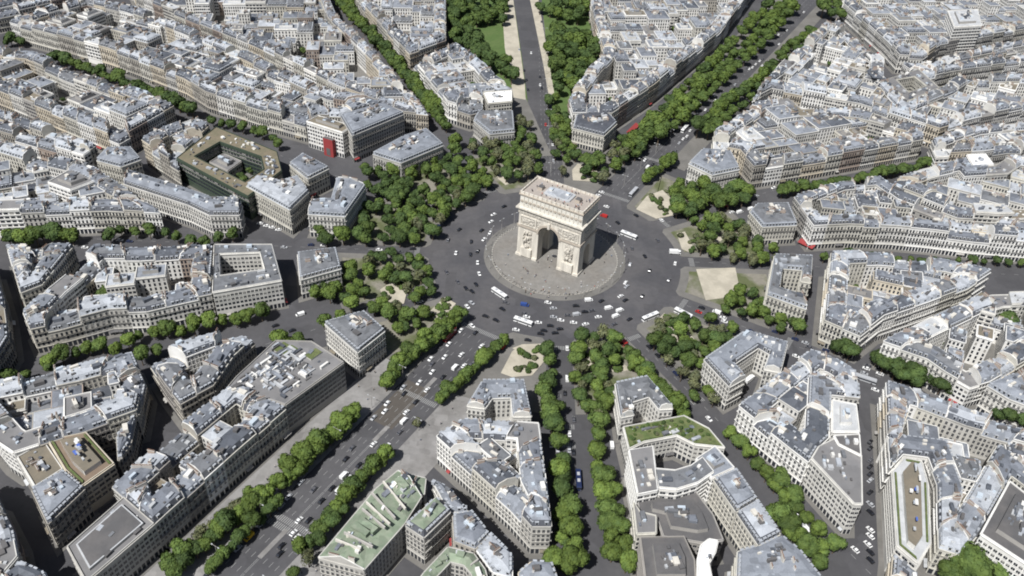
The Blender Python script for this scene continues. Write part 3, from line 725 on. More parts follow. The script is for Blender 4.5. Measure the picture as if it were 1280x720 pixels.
solid('house with stepped brown roof terraces behind the bank building, lower left', [(60, 551), (108, 541), (143, 580), (103, 608), (82, 588)], 19, hz(k='m', top='flat', r=mat('brown_terrace', (.20, .15, .11), .9), w=WALLS[6], chim=False, upper=TAN), pave=1)
solid('house with flat blue-grey roof and dark street front, lower left', [(40, 613), (80, 590), (106, 611), (60, 655)], 19, hz(k='h', top='mansard', r=ZINC[1], m=SLATE, w=WALLS[2]), pave=2)
solid('small grey house in the gap left of the shaded avenue row', [(146, 546), (170, 522), (163, 556), (148, 576)], 16, hz(r=ZINC[0], w=WALLS[2]), pave=1)
# the blocks
block('the upper left corner block', [(-45, 24), (8, 14), (95, -6), (90, -30), (-45, -30)])
block('the long upper left block', [(12, 28), (135, 61), (230, 97), (257, 114), (320, 134), (381, 151), (397, 143), (425, 144), (478, 129), (420, 106+12), (320, 71), (240, 37), (170, 12), (110, -2)], base=dict(mix='h'))
block('the top wedge left of boulevard', [(160, -25), (170, -4), (240, 24), (320, 57), (420, 106), (505, 139), (535, 142), (482, 80), (420, 20), (402, -25)])
block('the top block right of boulevard', [(436, -28), (452, 5), (512, 68), (557, 52), (557, -28)])
block('the block left of park avenue', [(517, 78), (560, 127), (588, 136), (604, 132), (603, 114), (641, 111), (620, 97), (606, 80), (570, 57)])
block('the block with pale garden court', [(-40, 98), (0, 112), (147, 172), (217, 133), (180, 118), (95, 88), (45, 66), (0, 62), (-40, 56)], base=dict(mix='h'), fill=.6)
block('the thin row at left edge', [(-40, 152), (30, 172), (104, 193), (120, 182), (40, 152), (-40, 128)])
block('the row left of green office', [(178, 178), (222, 206), (221, 196), (262, 160), (240, 150), (205, 163)], h=20)
block('the block above left street trees', [(-40, 268), (3, 266), (134, 261), (200, 265), (152, 232), (118, 212), (60, 198), (0, 180), (-40, 170)], base=dict(mix='h'))
block('the far left edge block', [(-70, 318), (-10, 322), (4, 372), (10, 420), (-12, 455), (-70, 462)], base=dict(mix='shade'), inner=False)
block('the small left edge block', [(8, 306), (92, 307), (52, 356), (26, 366)], h=19)
block('the left block with tree courtyard', [(37, 410), (75, 402), (135, 386), (182, 384), (230, 373), (264, 366), (266, 306), (180, 311), (118, 311), (97, 332), (60, 362), (30, 393)], fill=.45, base=dict(mix='h'))
block('the triangle left of glass drugstore', [(186, 450), (235, 431), (304, 413), (317, 421), (292, 444), (266, 482), (225, 504), (205, 478)], base=dict(mix='shade'), fill=.6)
block('the shaded lower left block', [(-40, 486), (0, 478), (98, 458), (165, 440), (180, 474), (171, 516), (110, 538), (18, 568), (0, 556), (-40, 508)], base=dict(mix='shade'), fill=.95)
block('the shaded row beside wide avenue', [(357, 510), (300, 559), (207, 642), (193, 655), (140, 608), (205, 550), (283, 489), (300, 483)], base=dict(mix='shade'), fill=.7, h=20)
block('the bottom left corner block', [(-50, 600), (-8, 612), (16, 660), (24, 700), (-10, 740), (-50, 740)], base=dict(mix='shade'))
block('the bottom edge group, far left', [(-20, 740), (28, 704), (56, 716), (70, 745), (-20, 765)], base=dict(mix='shade'), inner=False)
block('the central bottom triangular block', [(546, 545), (640, 630), (665, 658), (689, 658), (682, 600), (673, 531), (620, 527), (578, 526)], h=20, base=dict(mix='pale'), fill=.75)
block('the row below central triangular block', [(652, 735), (648, 718), (664, 704), (690, 706), (700, 735)], h=18)
block('the lower right triangular block', [(924, 507), (985, 556), (1011, 576), (1021, 560), (1036, 546), (1037, 497), (1073, 501), (1070, 463), (1045, 448), (1012, 438)], h=20, base=dict(mix='pale'), fill=.7)
block('the block around brown roof terrace', [(1107, 480), (1112, 586), (1128, 569), (1160, 573), (1172, 605), (1174, 684), (1200, 692), (1222, 668), (1262, 598), (1312, 635), (1320, 545), (1210, 515), (1160, 496)], base=dict(mix='pale'), fill=.75, h=19)
block('the row below brown roof terrace', [(1121, 686), (1150, 709), (1152, 750), (1116, 750)], h=19)
block('the wedge block right of roundabout', [(1031, 400), (1076, 419), (1104, 397), (1160, 378), (1210, 359), (1238, 341), (1180, 325), (1090, 318), (1038, 320)], base=dict(mix='pale'))
block('the block facing small right square', [(1104, 428), (1160, 447), (1183, 463), (1215, 481), (1238, 474), (1310, 432), (1310, 365), (1240, 367), (1210, 376), (1150, 404)], base=dict(mix='pale'), fill=.65)
block('the right edge block below square', [(1234, 482), (1262, 499), (1320, 520), (1320, 450), (1252, 474)], base=dict(mix='pale'))
block('the long fronted right-hand block', [(992, 250), (1017, 283), (1060, 281), (1120, 283), (1165, 287), (1220, 294), (1320, 302), (1320, 285), (1200, 273), (1130, 247), (1098, 224), (1047, 229)], base=dict(mix='pale'))
block('the wedge above long right front', [(1110, 229), (1200, 264), (1250, 267), (1320, 264), (1320, 205), (1262, 196), (1244, 208), (1214, 210), (1205, 200), (1150, 213)], base=dict(mix='pale'))
block('the block above right tree row', [(925, 190), (942, 209), (1020, 197), (1155, 173), (1150, 160), (1075, 140), (1045, 136), (1002, 138), (985, 124), (945, 130), (893, 166), (893, 184)], base=dict(mix='h'), fill=.85)
block('the dense upper right block', [(1035, 25), (1052, 28), (1104, 76), (1104, 98), (1134, 129), (1176, 112), (1200, 96), (1320, 96), (1320, 126), (1215, 148), (1175, 160), (1075, 128), (965, 108), (942, 120), (975, 82)], base=dict(mix='pale'), fill=.85)
block('the upper right corner block', [(1055, 4), (1110, 52), (1125, 68), (1155, 70), (1175, 56), (1320, 30), (1320, -30), (1060, -30)], base=dict(mix='pale'))
block('the thin upper right row', [(1130, 76), (1165, 82), (1180, 70), (1320, 45), (1320, 72), (1190, 88), (1160, 96)], base=dict(mix='pale'))
block('the row at upper right edge', [(1165, 176), (1172, 192), (1230, 189), (1262, 184), (1320, 186), (1320, 150), (1215, 160)], base=dict(mix='pale'))
block('the block right of park avenue', [(711, 121), (716, 141), (765, 141), (818, 106), (900, 38), (950, -28), (733, -28), (742, 20), (755, 68), (735, 88)], base=dict(mix='h'), fill=.85)

# build: the largest ones individually, the rest as one mass
for s in SPECS:
    if s['label']: s['rank'] += 1e6
SPECS.sort(key=lambda s: -s['rank'])
NIND, NNEAR = 300, 95
ind, rest = [s for s in SPECS[:NIND] if s['vis'] > 0], SPECS[NIND:]+[s for s in SPECS[:NIND] if s['vis'] <= 0]
ORD = ['first', 'second', 'third', 'fourth', 'fifth', 'sixth', 'seventh', 'eighth', 'ninth', 'tenth', 'eleventh', 'twelfth', 'thirteenth', 'fourteenth', 'fifteenth', 'sixteenth', 'seventeenth', 'eighteenth', 'nineteenth', 'twentieth']
def nth(i): return ORD[i] if i < 20 else f'{i+1}th'
groups = {}
for s in ind:
    if not s['label']: groups.setdefault((s['phrase'], s['side']), []).append(s)
SIDE = {'near': 'lower side of', 'far': 'upper side of', 'left': 'left side of', 'right': 'right side of', 'court': 'inside', 'whole': 'forming'}
for (ph, sd_), L in groups.items():
    vertical = sd_ in ('left', 'right')
    L.sort(key=lambda s: s['c'][1] if vertical else s['c'][0])
    for i, s in enumerate(L):
        o = 'house' if len(L) == 1 else (f'{nth(i)} house from ' + ('top' if vertical else 'left'))
        s['label'] = f"{o}, {SIDE[sd_]} {ph}, {ADJ.get(s['st']['r'].name, 'grey')} roof"
nearset = sorted(ind, key=lambda s: -(s['rank'] % 1e6))[:NNEAR]; nearids = {id(s) for s in nearset}
for s in ind:
    near = 2 if id(s) in nearids else 1
    wb, rb, wins, dorms, chims = spec_parts(s, near)
    P = s['O']; c = cen(P); org = (c[0], c[1], 0)
    root = empty(s['name'], org); tag(root, s['label'], s['cat'], 'city buildings around the roundabout')
    wins.sort(key=lambda t: (t[0][2], t[0][0])); 
    if len(wins) > 100:
        fr_ = winm(s['st']['k'], WHITE)
        wins.sort(key=lambda t: -t[0][2]); extra = wins[100:]; wins = wins[:100]
        ex = MB(); ww, wh = WIN[s['st']['k']]
        for (x, y, z), a in extra:
            T = placer(x, y, z, a); ex.face([T((-ww/2, -.06, 0)), T((ww/2, -.06, 0)), T((ww/2, -.06, wh)), T((-ww/2, -.06, wh))], GLASS)
        tag(ex.build('window', root, org), kind='stuff')
    wall = wb.build('wall', root, org)
    if near < 2:
        for (x, y, z), a in dorms: rb.add(DORM[s['seed'] % 2], placer(x, y, z, a))
    roof = rb.build('roof', root, org)
    fm_ = s['st']['w'] if s['st']['w'].name != 'green_glass_wall' else GREYW; wm = [winm(s['st']['k'], fm_), winm(s['st']['k'], fm_, True)]
    for (x, y, z), a in wins: child('window', wm[1 if rnd.random() < .16 else 0], root, (x-org[0], y-org[1], z), a)
    if near == 2:
        if len(dorms) > 100: dorms = dorms[:100]
        for (x, y, z), a in dorms: child('dormer', DORMM[s['seed'] % 2], roof, (x-org[0], y-org[1], z), a)
    for (x, y, z), a, k in chims: child('chimney', CHIMM[k], roof, (x-org[0], y-org[1], z), a)
far = MB()
for s in rest:
    wb, rb, wins, dorms, chims = spec_parts(s, 0)
    far.add(wb); far.add(rb)
    for (x, y, z), a in dorms: far.add(DORM[s['seed'] % 2], placer(x, y, z, a))
    for (x, y, z), a, k in chims: far.add(CHIMS[k], placer(x, y, z, a))
tag(far.build('apartment_buildings'), 'mass of smaller zinc-roofed city buildings and courtyard wings filling the blocks', 'buildings', kind='stuff')
print('BUILDINGS', len(SPECS), 'individual', len(ind), 'far faces', len(far.f))

# ------------------------------------------------------------------ the triumphal arch
WHITE2 = mat('cleaned_limestone', (.66, .64, .58), .85, var=.08, scale=.2, second=(.5, .48, .43), second_scale=.1)
def tmp(mb):
    o = bpy.data.objects.new('cutter', mb.mesh('cutter')); COL.objects.link(o); return o
def tunnel(wd, top, L, along_y):
    b = MB(); r = wd/2; sp = top-r
    prof = [(-r, -1), (r, -1)]+[(r*cos(pi*i/20), sp+r*sin(pi*i/20)) for i in range(21)]
    f = (lambda x, y, z: (x, y, z)) if along_y else (lambda x, y, z: (y, -x, z))
    n = len(prof); k = b.mid(ARCH)
    b.v = [f(x, -L, z) for x, z in prof]+[f(x, L, z) for x, z in prof]
    for i in range(n): j = (i+1) % n; b.f.append((i, j, n+j, n+i)); b.m.append(k)
    b.f.append(tuple(range(n-1, -1, -1))); b.m.append(k); b.f.append(tuple(range(n, 2*n))); b.m.append(k)
    return b
def fixn(o):
    bb = bmesh.new(); bb.from_mesh(o.data); bmesh.ops.recalc_face_normals(bb, faces=bb.faces); bb.to_mesh(o.data); bb.free(); return o
c1, c2 = fixn(tmp(tunnel(14.6, 29.2, 30, True))), fixn(tmp(tunnel(8.4, 18.7, 40, False)))
arch = empty('triumphal_arch', (0, 0, .2), YAW); arch.scale = (1.035, 1.07, 1.0)
tag(arch, 'huge pale stone triumphal arch standing on the round island in the middle of the roundabout', 'triumphal arch')
def layer(name, z0, z1, W, D, M=ARCH, cut=True, taper=0, parent=None):
    b = MB(); P0 = [(-W/2, -D/2), (W/2, -D/2), (W/2, D/2), (-W/2, D/2)]; k = b.mid(M)
    P1 = [(x-taper*(1 if x > 0 else -1), y-taper*(1 if y > 0 else -1)) for x, y in P0]
    b.v = [(*p, z0) for p in P0]+[(*p, z1) for p in P1]
    b.f = [(3, 2, 1, 0), (4, 5, 6, 7)]+[(i, (i+1) % 4, 4+(i+1) % 4, 4+i) for i in range(4)]; b.m = [k]*6
    o = fixn(tmp(b)); o.name = name
    if cut:
        for c in (c1, c2):
            md = o.modifiers.new('cut', 'BOOLEAN'); md.operation = 'DIFFERENCE'; md.object = c; md.solver = 'EXACT'
        bpy.context.view_layer.update()
        me = bpy.data.meshes.new_from_object(o.evaluated_get(bpy.context.evaluated_depsgraph_get()))
        me.materials.clear(); me.materials.append(M)
        for p_ in me.polygons: p_.material_index = 0
        o.modifiers.clear(); o.data = me
    o.parent = parent or arch; return o
layer('plinth', 0, 1.6, 45.4, 22.8, ARCH)
layer('pier_wall', 1.598, 36.0, 44.0, 21.4, ARCH, taper=.25)
layer('impost_moulding', 23.0, 24.3, 45.0, 22.4, ARCHD)
layer('entablature', 33.2, 36.4, 44.4, 21.8, ARCHC, cut=False)
layer('cornice', 36.4, 37.0, 45.6, 23.0, ARCHD, cut=False)
layer('cornice', 37.0, 38.0, 47.0, 24.4, ARCH, cut=False)
layer('attic', 38.0, 46.8, 43.4, 20.8, WHITE2, cut=False, taper=.15)
layer('attic_cornice', 46.8, 47.6, 44.6, 22.0, ARCHD, cut=False)
o = MB()
W2, D2 = 43.6, 21.0
o.prism([(-W2/2+.8, -D2/2+.8), (W2/2-.8, -D2/2+.8), (W2/2-.8, D2/2-.8), (-W2/2+.8, D2/2-.8)], 47.6, 48.0, TERR); terr = o.build('roof_terrace', arch)
o = MB()
for (x0, y0, x1, y1) in ((-W2/2, -D2/2, W2/2, -D2/2+.7), (-W2/2, D2/2-.7, W2/2, D2/2), (-W2/2, -D2/2+.7, -W2/2+.7, D2/2-.7), (W2/2-.7, -D2/2+.7, W2/2, D2/2-.7)):
    o.prism([(x0, y0), (x1, y0), (x1, y1), (x0, y1)], 47.6, 49.3, ARCH)
x = -W2/2
while x < W2/2+.1:
    for y in (-D2/2+.3, D2/2-.3): o.prism([(x-.25, y-.45), (x+.25, y-.45), (x+.25, y+.45), (x-.25, y+.45)], 47.6, 49.45, ARCHD)
    x += W2/14
for s_ in (-1, 1):
    for i in range(1, 7): y = -D2/2+i*D2/7; o.prism([(s_*(W2/2-.3)-.45, y-.25), (s_*(W2/2-.3)+.45, y-.25), (s_*(W2/2-.3)+.45, y+.25), (s_*(W2/2-.3)-.45, y+.25)], 47.6, 49.45, ARCHD)
o.build('parapet', arch)
o = MB(); P = [(-9+.0, -4), (-7.5, -5), (7.5, -5), (9, -4), (9, 4), (7.5, 5), (-7.5, 5), (-9, 4)]
o.prism(P, 48.0, 49.0, PALE); o.prism([(x*.8, y*.75) for x, y in P], 49.0, 49.5, ZINC[3])
for x, y in ((-6, 0), (5, 1)): o.prism([(x-1, y-1), (x+1, y-1), (x+1, y+1), (x-1, y+1)], 49.5, 50.6, WHITE, SKYL)
o.build('museum_roof', terr)
for x in (-13, 13):
    o = MB(); o.prism([(x-1.6, -2), (x+1.6, -2), (x+1.6, 1.6), (x-1.6, 1.6)], 48, 50.2, ARCHD, DARKF); o.build('stair_hut', terr)
def relief(name, x, z, wd, ht, dp, sd_, face, back=.0, dens=26, nx=26, nz=30, M=ARCHC, parent=None, taperz=0):
    """carved relief: a height field of rounded forms standing on a wall. face: 0 front, 1 back, 2 right, 3 left"""
    r = random.Random(sd_); bl = [(r.uniform(-.42, .42)*wd, r.uniform(.06, .9)*ht, r.uniform(.06, .16)*min(wd, ht), r.uniform(.45, 1)) for _ in range(dens)]
    b = MB(); k = b.mid(M)
    def H(u, v):
        e = 0
        for (a_, c_, s_, q) in bl:
            d2 = ((u-a_)**2+((v-c_)/1.5)**2)/(s_*s_)
            if d2 < 1: e = max(e, q*math.sqrt(1-d2))
        edge = min(1, (wd/2-abs(u))/(wd*.12), (ht-v)/(ht*.08)+.0, v/(ht*.03)+.2)
        return dp*(.15+.85*e)*max(0, edge)+.03
    off = {0: (0, -1), 1: (0, 1), 2: (1, 0), 3: (-1, 0)}[face]; base = {0: 10.75, 1: 10.75, 2: 22.05, 3: 22.05}[face]+back
    for j in range(nz+1):
        for i in range(nx+1):
            u = -wd/2+wd*i/nx; v = ht*j/nz; hh = base-.25+H(u, v) if 0 < i < nx and j < nz else base-.3
            if off[0] == 0: b.v.append((x+u, off[1]*hh, z+v))
            else: b.v.append((off[0]*hh, x+u, z+v))
    for j in range(nz):
        for i in range(nx): q = j*(nx+1)+i; b.f.append((q, q+1, q+nx+2, q+nx+1)); b.m.append(k)
    return b.build(name, parent or arch)
sd0 = 11
for fc in (0, 1):
    for x in (-14.8, 14.8):
        sd0 += 1; relief('sculpture_group', x, 8.3, 6.4, 13.2, 2.4, sd0, fc)
        o = MB(); s_ = -1 if fc == 0 else 1
        o.prism(ccw([(x-3.8, s_*10.6), (x+3.8, s_*10.6), (x+3.8, s_*12.4), (x-3.8, s_*12.4)]), 1.6, 7.9, ARCH); o.build('pedestal', arch)
        sd0 += 1; pn = relief('relief_panel', x, 25.6, 10.2, 5.6, .7, sd0, fc, dens=40)
        o = MB()
        for (u0, u1, v0, v1) in ((-5.6, 5.6, 25, 25.6), (-5.6, 5.6, 31.2, 31.9), (-5.7, -5.1, 25.6, 31.2), (5.1, 5.7, 25.6, 31.2)):
            o.prism(ccw([(x+u0, s_*10.6), (x+u1, s_*10.6), (x+u1, s_*11.1), (x+u0, s_*11.1)]), v0, v1, ARCH)
        o.build('panel_frame', pn)
    for x in (-8.6, 8.6):
        sd0 += 1; relief('spandrel_figure', x*.86, 26.2, 3.6, 5.6, .5, sd0, fc, dens=14, nx=12, nz=14)
    sd0 += 1; relief('frieze', 0, 33.6, 43.0, 2.3, .45, sd0, fc, dens=260, nx=170, nz=8, back=.15)
for fc in (2, 3):
    sd0 += 1; relief('frieze', 0, 33.6, 20.6, 2.3, .45, sd0, fc, dens=120, nx=80, nz=8, back=.15)
    sd0 += 1; relief('relief_panel', 0, 25.2, 13.0, 6.4, .7, sd0, fc, dens=44)
# arch mouldings, key stones, attic shields
for s_, R0, sp in ((-1, 7.3, 21.9), (1, 7.3, 21.9)):
    o = MB(); k = o.mid(ARCHD); N = 24
    for i in range(N):
        a, c_ = pi*i/N, pi*(i+1)/N; y0, y1 = s_*10.7, s_*11.15; R1 = R0+1.3
        q = lambda R_, t, y: (R_*cos(t), y, sp+R_*sin(t))
        o.face([q(R0, a, y1), q(R1, a, y1), q(R1, c_, y1), q(R0, c_, y1)], ARCHD); o.face([q(R1, a, y0), q(R1, c_, y0), q(R1, c_, y1), q(R1, a, y1)], ARCHD)
    o.prism(ccw([(-.8, s_*10.6), (.8, s_*10.6), (.8, s_*11.9), (-.8, s_*11.9)]), 28.6, 32.6, ARCH); o.build('archivolt', arch)
for s_ in (-1, 1):
    for i in range(15):
        x = -20.3+i*2.9; o = MB(); y = s_*10.35
        for q in range(10):
            a, c_ = 2*pi*q/10, 2*pi*(q+1)/10
            o.face([(x, y+s_*.55, 42.4), (x+.95*cos(a), y+s_*.4, 42.4+.95*sin(a)), (x+.95*cos(c_), y+s_*.4, 42.4+.95*sin(c_))], ARCHD)
            o.face([(x+.95*cos(a), y+s_*.4, 42.4+.95*sin(a)), (x+.95*cos(c_), y+s_*.4, 42.4+.95*sin(c_)), (x+.95*cos(c_), y-s_*.3, 42.4+.95*sin(c_)), (x+.95*cos(a), y-s_*.3, 42.4+.95*sin(a))], ARCHD)
        o.build('shield', arch)
        if i < 14:
            o = MB(); xx = x+1.45; o.prism(ccw([(xx-.22, y-s_*.2), (xx+.22, y-s_*.2), (xx+.22, y+s_*.35), (xx-.22, y+s_*.35)]), 39, 46, ARCH); o.build('attic_pilaster', arch)
for c in (c1, c2): bpy.data.objects.remove(c)
o = MB(); n = 24; o.prism([(3*cos(2*pi*i/n)*cos(YAW), 3*cos(2*pi*i/n)*sin(YAW)) if 0 else (1.6*cos(2*pi*i/n), 1.6*sin(2*pi*i/n)) for i in range(n)], .2, .35, WALLS[5], RAIL)
tag(o.build('memorial_flame_slab'), 'round memorial slab on the ground under the arch vault', 'memorial')
# bollards round the island
bm_ = MB(); bm_.prism([(.22*cos(2*pi*i/8), .22*sin(2*pi*i/8)) for i in range(8)], 0, .95, WALLS[4]); bm_.prism([(.3*cos(2*pi*i/8), .3*sin(2*pi*i/8)) for i in range(8)], .95, 1.1, WALLS[4])
bme = bm_.mesh('bollard')
for i in range(96):
    a = 2*pi*i/96; ob = bpy.data.objects.new('bollard', bme); COL.objects.link(ob); ob.location = (*pol(RI-5.45, a), .2)
    tag(ob, 'small pale bollard in the ring of bollards round the island', 'bollard', 'bollards round the island')

# ------------------------------------------------------------------ trees
def crown_mb(sd_, M, n=1500, rad=4.9, hgt=3.9, zc=7.2, leafs=.44, lobes=9, core=True, sparse=1.05):
    r = random.Random(sd_); b = MB(); k = b.mid(M); L = []
    for i in range(lobes):
        a = r.uniform(0, 2*pi); q = rad*.45*math.sqrt(r.random()); R = rad*r.uniform(.46, .62)
        L.append((q*cos(a), q*sin(a), zc+r.uniform(-.45, .55)*hgt*(1-q/rad*.6), R, R*r.uniform(.7, .95)))
    if core:
        for (x, y, z, R, Rz) in L:
            m0 = len(b.v); R1 = R*.80*sparse; R2 = Rz*.74*sparse
            for j in range(5):
                for i in range(8):
                    ph = pi*(j+.5)/5; th = 2*pi*i/8; q = r.uniform(.82, 1.12)
                    b.v.append((x+R1*q*sin(ph)*cos(th), y+R1*q*sin(ph)*sin(th), z+R2*q*cos(ph)))
            for j in range(4):
                for i in range(8): p = m0+j*8+i; p2 = m0+j*8+(i+1) % 8; b.f.append((p, p2, p2+8, p+8)); b.m.append(k)
            b.f.append(tuple(m0+i for i in range(8))); b.m.append(k)
    for _ in range(n):
        x, y, z, R, Rz = r.choice(L); u = r.uniform(-.75, 1); th = r.uniform(0, 2*pi); s_ = math.sqrt(1-u*u) if abs(u) < 1 else 0
        q = r.uniform(.80, 1.06); d = Vector((s_*cos(th), s_*sin(th), u)); p = Vector((x+R*q*d.x, y+R*q*d.y, z+Rz*q*d.z))
        nrm = (d+Vector((r.uniform(-1, 1), r.uniform(-1, 1), r.uniform(-.6, 1)))*.42).normalized(); t = nrm.orthogonal().normalized(); w_ = nrm.cross(t)
        a = r.uniform(0, pi); t, w_ = t*cos(a)+w_*sin(a), w_*cos(a)-t*sin(a); s2 = leafs*r.uniform(.55, 1.25)
        m0 = len(b.v)
        for i, j, e in ((-1, -.6, 1), (.7, -1, .9), (1, .5, 1), (-.2, 1, 1.1)): b.v.append(tuple(p+t*(s2*i*e)+w_*(s2*j*e)))
        b.f.append((m0, m0+1, m0+2, m0+3)); b.m.append(k)
    return b
def trunk_mb(sd_):
    r = random.Random(sd_); b = MB()
    def limb(p, q, ra, rb_):
        m0 = len(b.v); k = b.mid(BARK)
        for (c, R) in ((p, ra), (q, rb_)):
            for i in range(6): b.v.append((c[0]+R*cos(pi*i/3), c[1]+R*sin(pi*i/3), c[2]))
        for i in range(6): j = (i+1) % 6; b.f.append((m0+i, m0+j, m0+6+j, m0+6+i)); b.m.append(k)
    limb((0, 0, 0), (0, 0, 3.6), .32, .22)
    for i in range(4): a = i*pi/2+r.random(); limb((0, 0, 3.3), (2*cos(a), 2*sin(a), 6.6), .17, .07)
    limb((0, 0, 3.5), (.2, .1, 8), .2, .08)
    return b
KINDS = []
for i in range(4): KINDS.append(('plane', crown_mb(i+1, LEAF[0])))
for i in range(3): KINDS.append(('dark', crown_mb(i+21, LEAF[1])))
for i in range(3): KINDS.append(('bright', crown_mb(i+41, LEAF[2], lobes=7)))
for i in range(3): KINDS.append(('grey', crown_mb(i+61, LEAF[3], n=430, lobes=8, sparse=.62, rad=4.4)))
LOWC = {'plane': [crown_mb(201, LEAF[0], n=520, leafs=.72), crown_mb(202, LEAF[0], n=520, leafs=.72)], 'dark': [crown_mb(203, LEAF[1], n=520, leafs=.72)], 'bright': [crown_mb(204, LEAF[2], n=520, leafs=.72)], 'grey': [crown_mb(205, LEAF[3], n=300, sparse=.62, leafs=.7)]}
CRM = [(k, b, b.mesh('crown')) for k, b in KINDS]; TRK = [trunk_mb(i) for i in range(3)]; TRM = [t.mesh('trunk') for t in TRK]
TREES = []
LOOK = {'plane': 'mid-green', 'dark': 'dark green', 'bright': 'bright green', 'grey': 'sparse grey-green'}
def put(x, y, phrase, kinds, sc, hh=6.5):
    sc *= 1.0
    X, Y = at(x, y, hh*sc); TREES.append(dict(p=(X, Y), ph=phrase, k=rnd.choice(kinds), s=sc*rnd.uniform(.72, 1.22), c=(x, y)))
def row(phrase, pts, n, kinds=('plane', 'bright', 'dark'), sc=1.0, jit=1.2):
    seg = [hypot(pts[i+1][0]-pts[i][0], pts[i+1][1]-pts[i][1]) for i in range(len(pts)-1)]; T = sum(seg)
    for q in range(n):
        d = T*(q+.5)/n; i = 0
        while d > seg[i] and i < len(seg)-1: d -= seg[i]; i += 1
        x, y = lerp(pts[i], pts[i+1], d/seg[i]); put(x+rnd.uniform(-jit, jit), y+rnd.uniform(-jit, jit)*.6, phrase, kinds, sc)
def grove(phrase, poly, n, kinds=('plane', 'dark', 'bright', 'dark'), sc=1.0, gap=6.5):
    x0, x1 = min(p[0] for p in poly), max(p[0] for p in poly); y0, y1 = min(p[1] for p in poly), max(p[1] for p in poly); got = []
    for _ in range(n*60):
        x, y = rnd.uniform(x0, x1), rnd.uniform(y0, y1)
        if not inside((x, y), poly): continue
        w_ = at(x, y, 6)
        if any(hypot(w_[0]-v[0], w_[1]-v[1]) < gap for v in got): continue
        got.append(w_); put(x, y, phrase, kinds, sc)
        if len(got) >= n: break
def spots(phrase, pts, kinds=('plane', 'bright'), sc=1.0):
    for x, y in pts: put(x, y, phrase, kinds, sc)
row('the upper left street', [(4, 50), (30, 50)], 4, ('dark',), 1.1); row('the upper left street', [(60, 68), (105, 82), (150, 100), (200, 118), (243, 138)], 22, ('dark', 'plane'), 1.4)
row('the upper left street', [(258, 150), (300, 158), (345, 172), (352, 186)], 8, ('plane', 'dark'))
row('the narrow boulevard', [(418, -4), (450, 30), (500, 88), (545, 140), (560, 158)], 34, ('plane', 'dark', 'bright'), 1.25); row('the narrow boulevard', [(425, -6), (462, 38), (510, 92), (552, 140)], 28, sc=1.2)
grove('the dense grove left of the roundabout', [(452, 205), (470, 198), (500, 205), (555, 190), (568, 175), (590, 200), (612, 215), (608, 236), (575, 250), (545, 275), (538, 300), (480, 302), (448, 296), (395, 300), (386, 286), (440, 285), (458, 240)], 85, sc=1.12, gap=6.5)
grove('the sparse trees left of the roundabout', [(500, 255), (560, 235), (595, 232), (600, 245), (565, 262), (530, 290), (500, 290)], 20, ('grey', 'plane'), .95)
grove('the lower left grove by the roundabout', [(382, 350), (398, 345), (430, 340), (450, 322), (480, 310), (535, 318), (538, 350), (545, 370), (515, 372), (490, 350), (470, 345), (460, 365), (520, 395), (515, 412), (495, 405), (465, 372), (430, 372), (400, 372)], 38, ('plane', 'bright', 'dark', 'grey'), 1.0)
spots('the row round the square boxy mansion', [(395, 365), (412, 368), (404, 352), (425, 394), (405, 400), (438, 380), (468, 384), (480, 378), (520, 402), (528, 390), (510, 396), (350, 424), (364, 430), (377, 432), (497, 408), (372, 425)], ('bright', 'plane'), 1.1)
grove('the trees left of the park avenue foot', [(582, 175), (608, 170), (640, 182), (648, 150), (662, 150), (672, 190), (676, 216), (650, 222), (625, 218), (600, 200)], 36, ('plane', 'dark', 'grey'), 1.1)
grove('the left park along the park avenue', [(560, -5), (637, -5), (632, 25), (600, 20), (592, 40), (632, 75), (643, 98), (625, 92), (600, 75), (565, 45)], 60, ('dark', 'plane', 'dark'), 1.5, 7)
grove('the right park along the park avenue', [(672, -5), (735, -5), (745, 40), (750, 75), (738, 84), (716, 106), (700, 112), (685, 70), (680, 30)], 56, ('dark', 'plane', 'dark', 'bright'), 1.5, 7)
grove('the trees right of the park avenue foot', [(684, 120), (700, 118), (712, 150), (716, 190), (760, 192), (770, 175), (800, 168), (808, 182), (780, 205), (752, 228), (735, 215), (712, 205), (700, 222), (692, 180)], 42, ('plane', 'grey', 'bright', 'dark'), 1.1)
row('the left row of the upper right avenue', [(800, 180), (815, 158), (850, 130), (885, 100), (920, 68), (955, 34), (985, 2)], 26, ('bright', 'plane', 'plane'), 1.5); row('the left row of the upper right avenue', [(820, 172), (850, 148), (888, 112), (925, 78), (960, 45), (994, 6)], 20, ('plane', 'bright'), 1.45)
row('the left row of the upper right avenue', [(778, 200), (792, 172), (835, 128), (875, 92), (912, 56), (948, 20), (962, 2)], 24, ('dark', 'plane', 'bright'), 1.35)
row('the right row of the upper right avenue', [(868, 164), (905, 130), (945, 100), (985, 62), (1015, 34)], 20, ('plane', 'dark', 'bright'), 1.45); row('the right row of the upper right avenue', [(880, 168), (915, 140), (955, 108), (1000, 62), (1024, 40)], 14, ('dark', 'plane'), 1.3)
row('the right row of the upper right avenue', [(806, 225), (820, 212), (845, 196)], 7, ('bright', 'plane'), 1.0); spots('the upper right avenue end', [(1030, 8), (1042, 12), (1048, 2), (1036, -2), (1052, 14)], ('dark', 'plane'), 2.0)
grove('the grove between the two upper right streets', [(835, 234), (850, 226), (880, 232), (905, 238), (930, 232), (938, 244), (915, 254), (880, 252), (862, 266), (845, 262)], 26, ('plane', 'dark', 'bright'), 1.25)
grove('the grove right of the roundabout', [(862, 268), (905, 268), (932, 270), (940, 290), (972, 306), (975, 325), (940, 330), (905, 318), (868, 318), (880, 290)], 27, ('plane', 'dark', 'bright', 'grey'), 1.0)
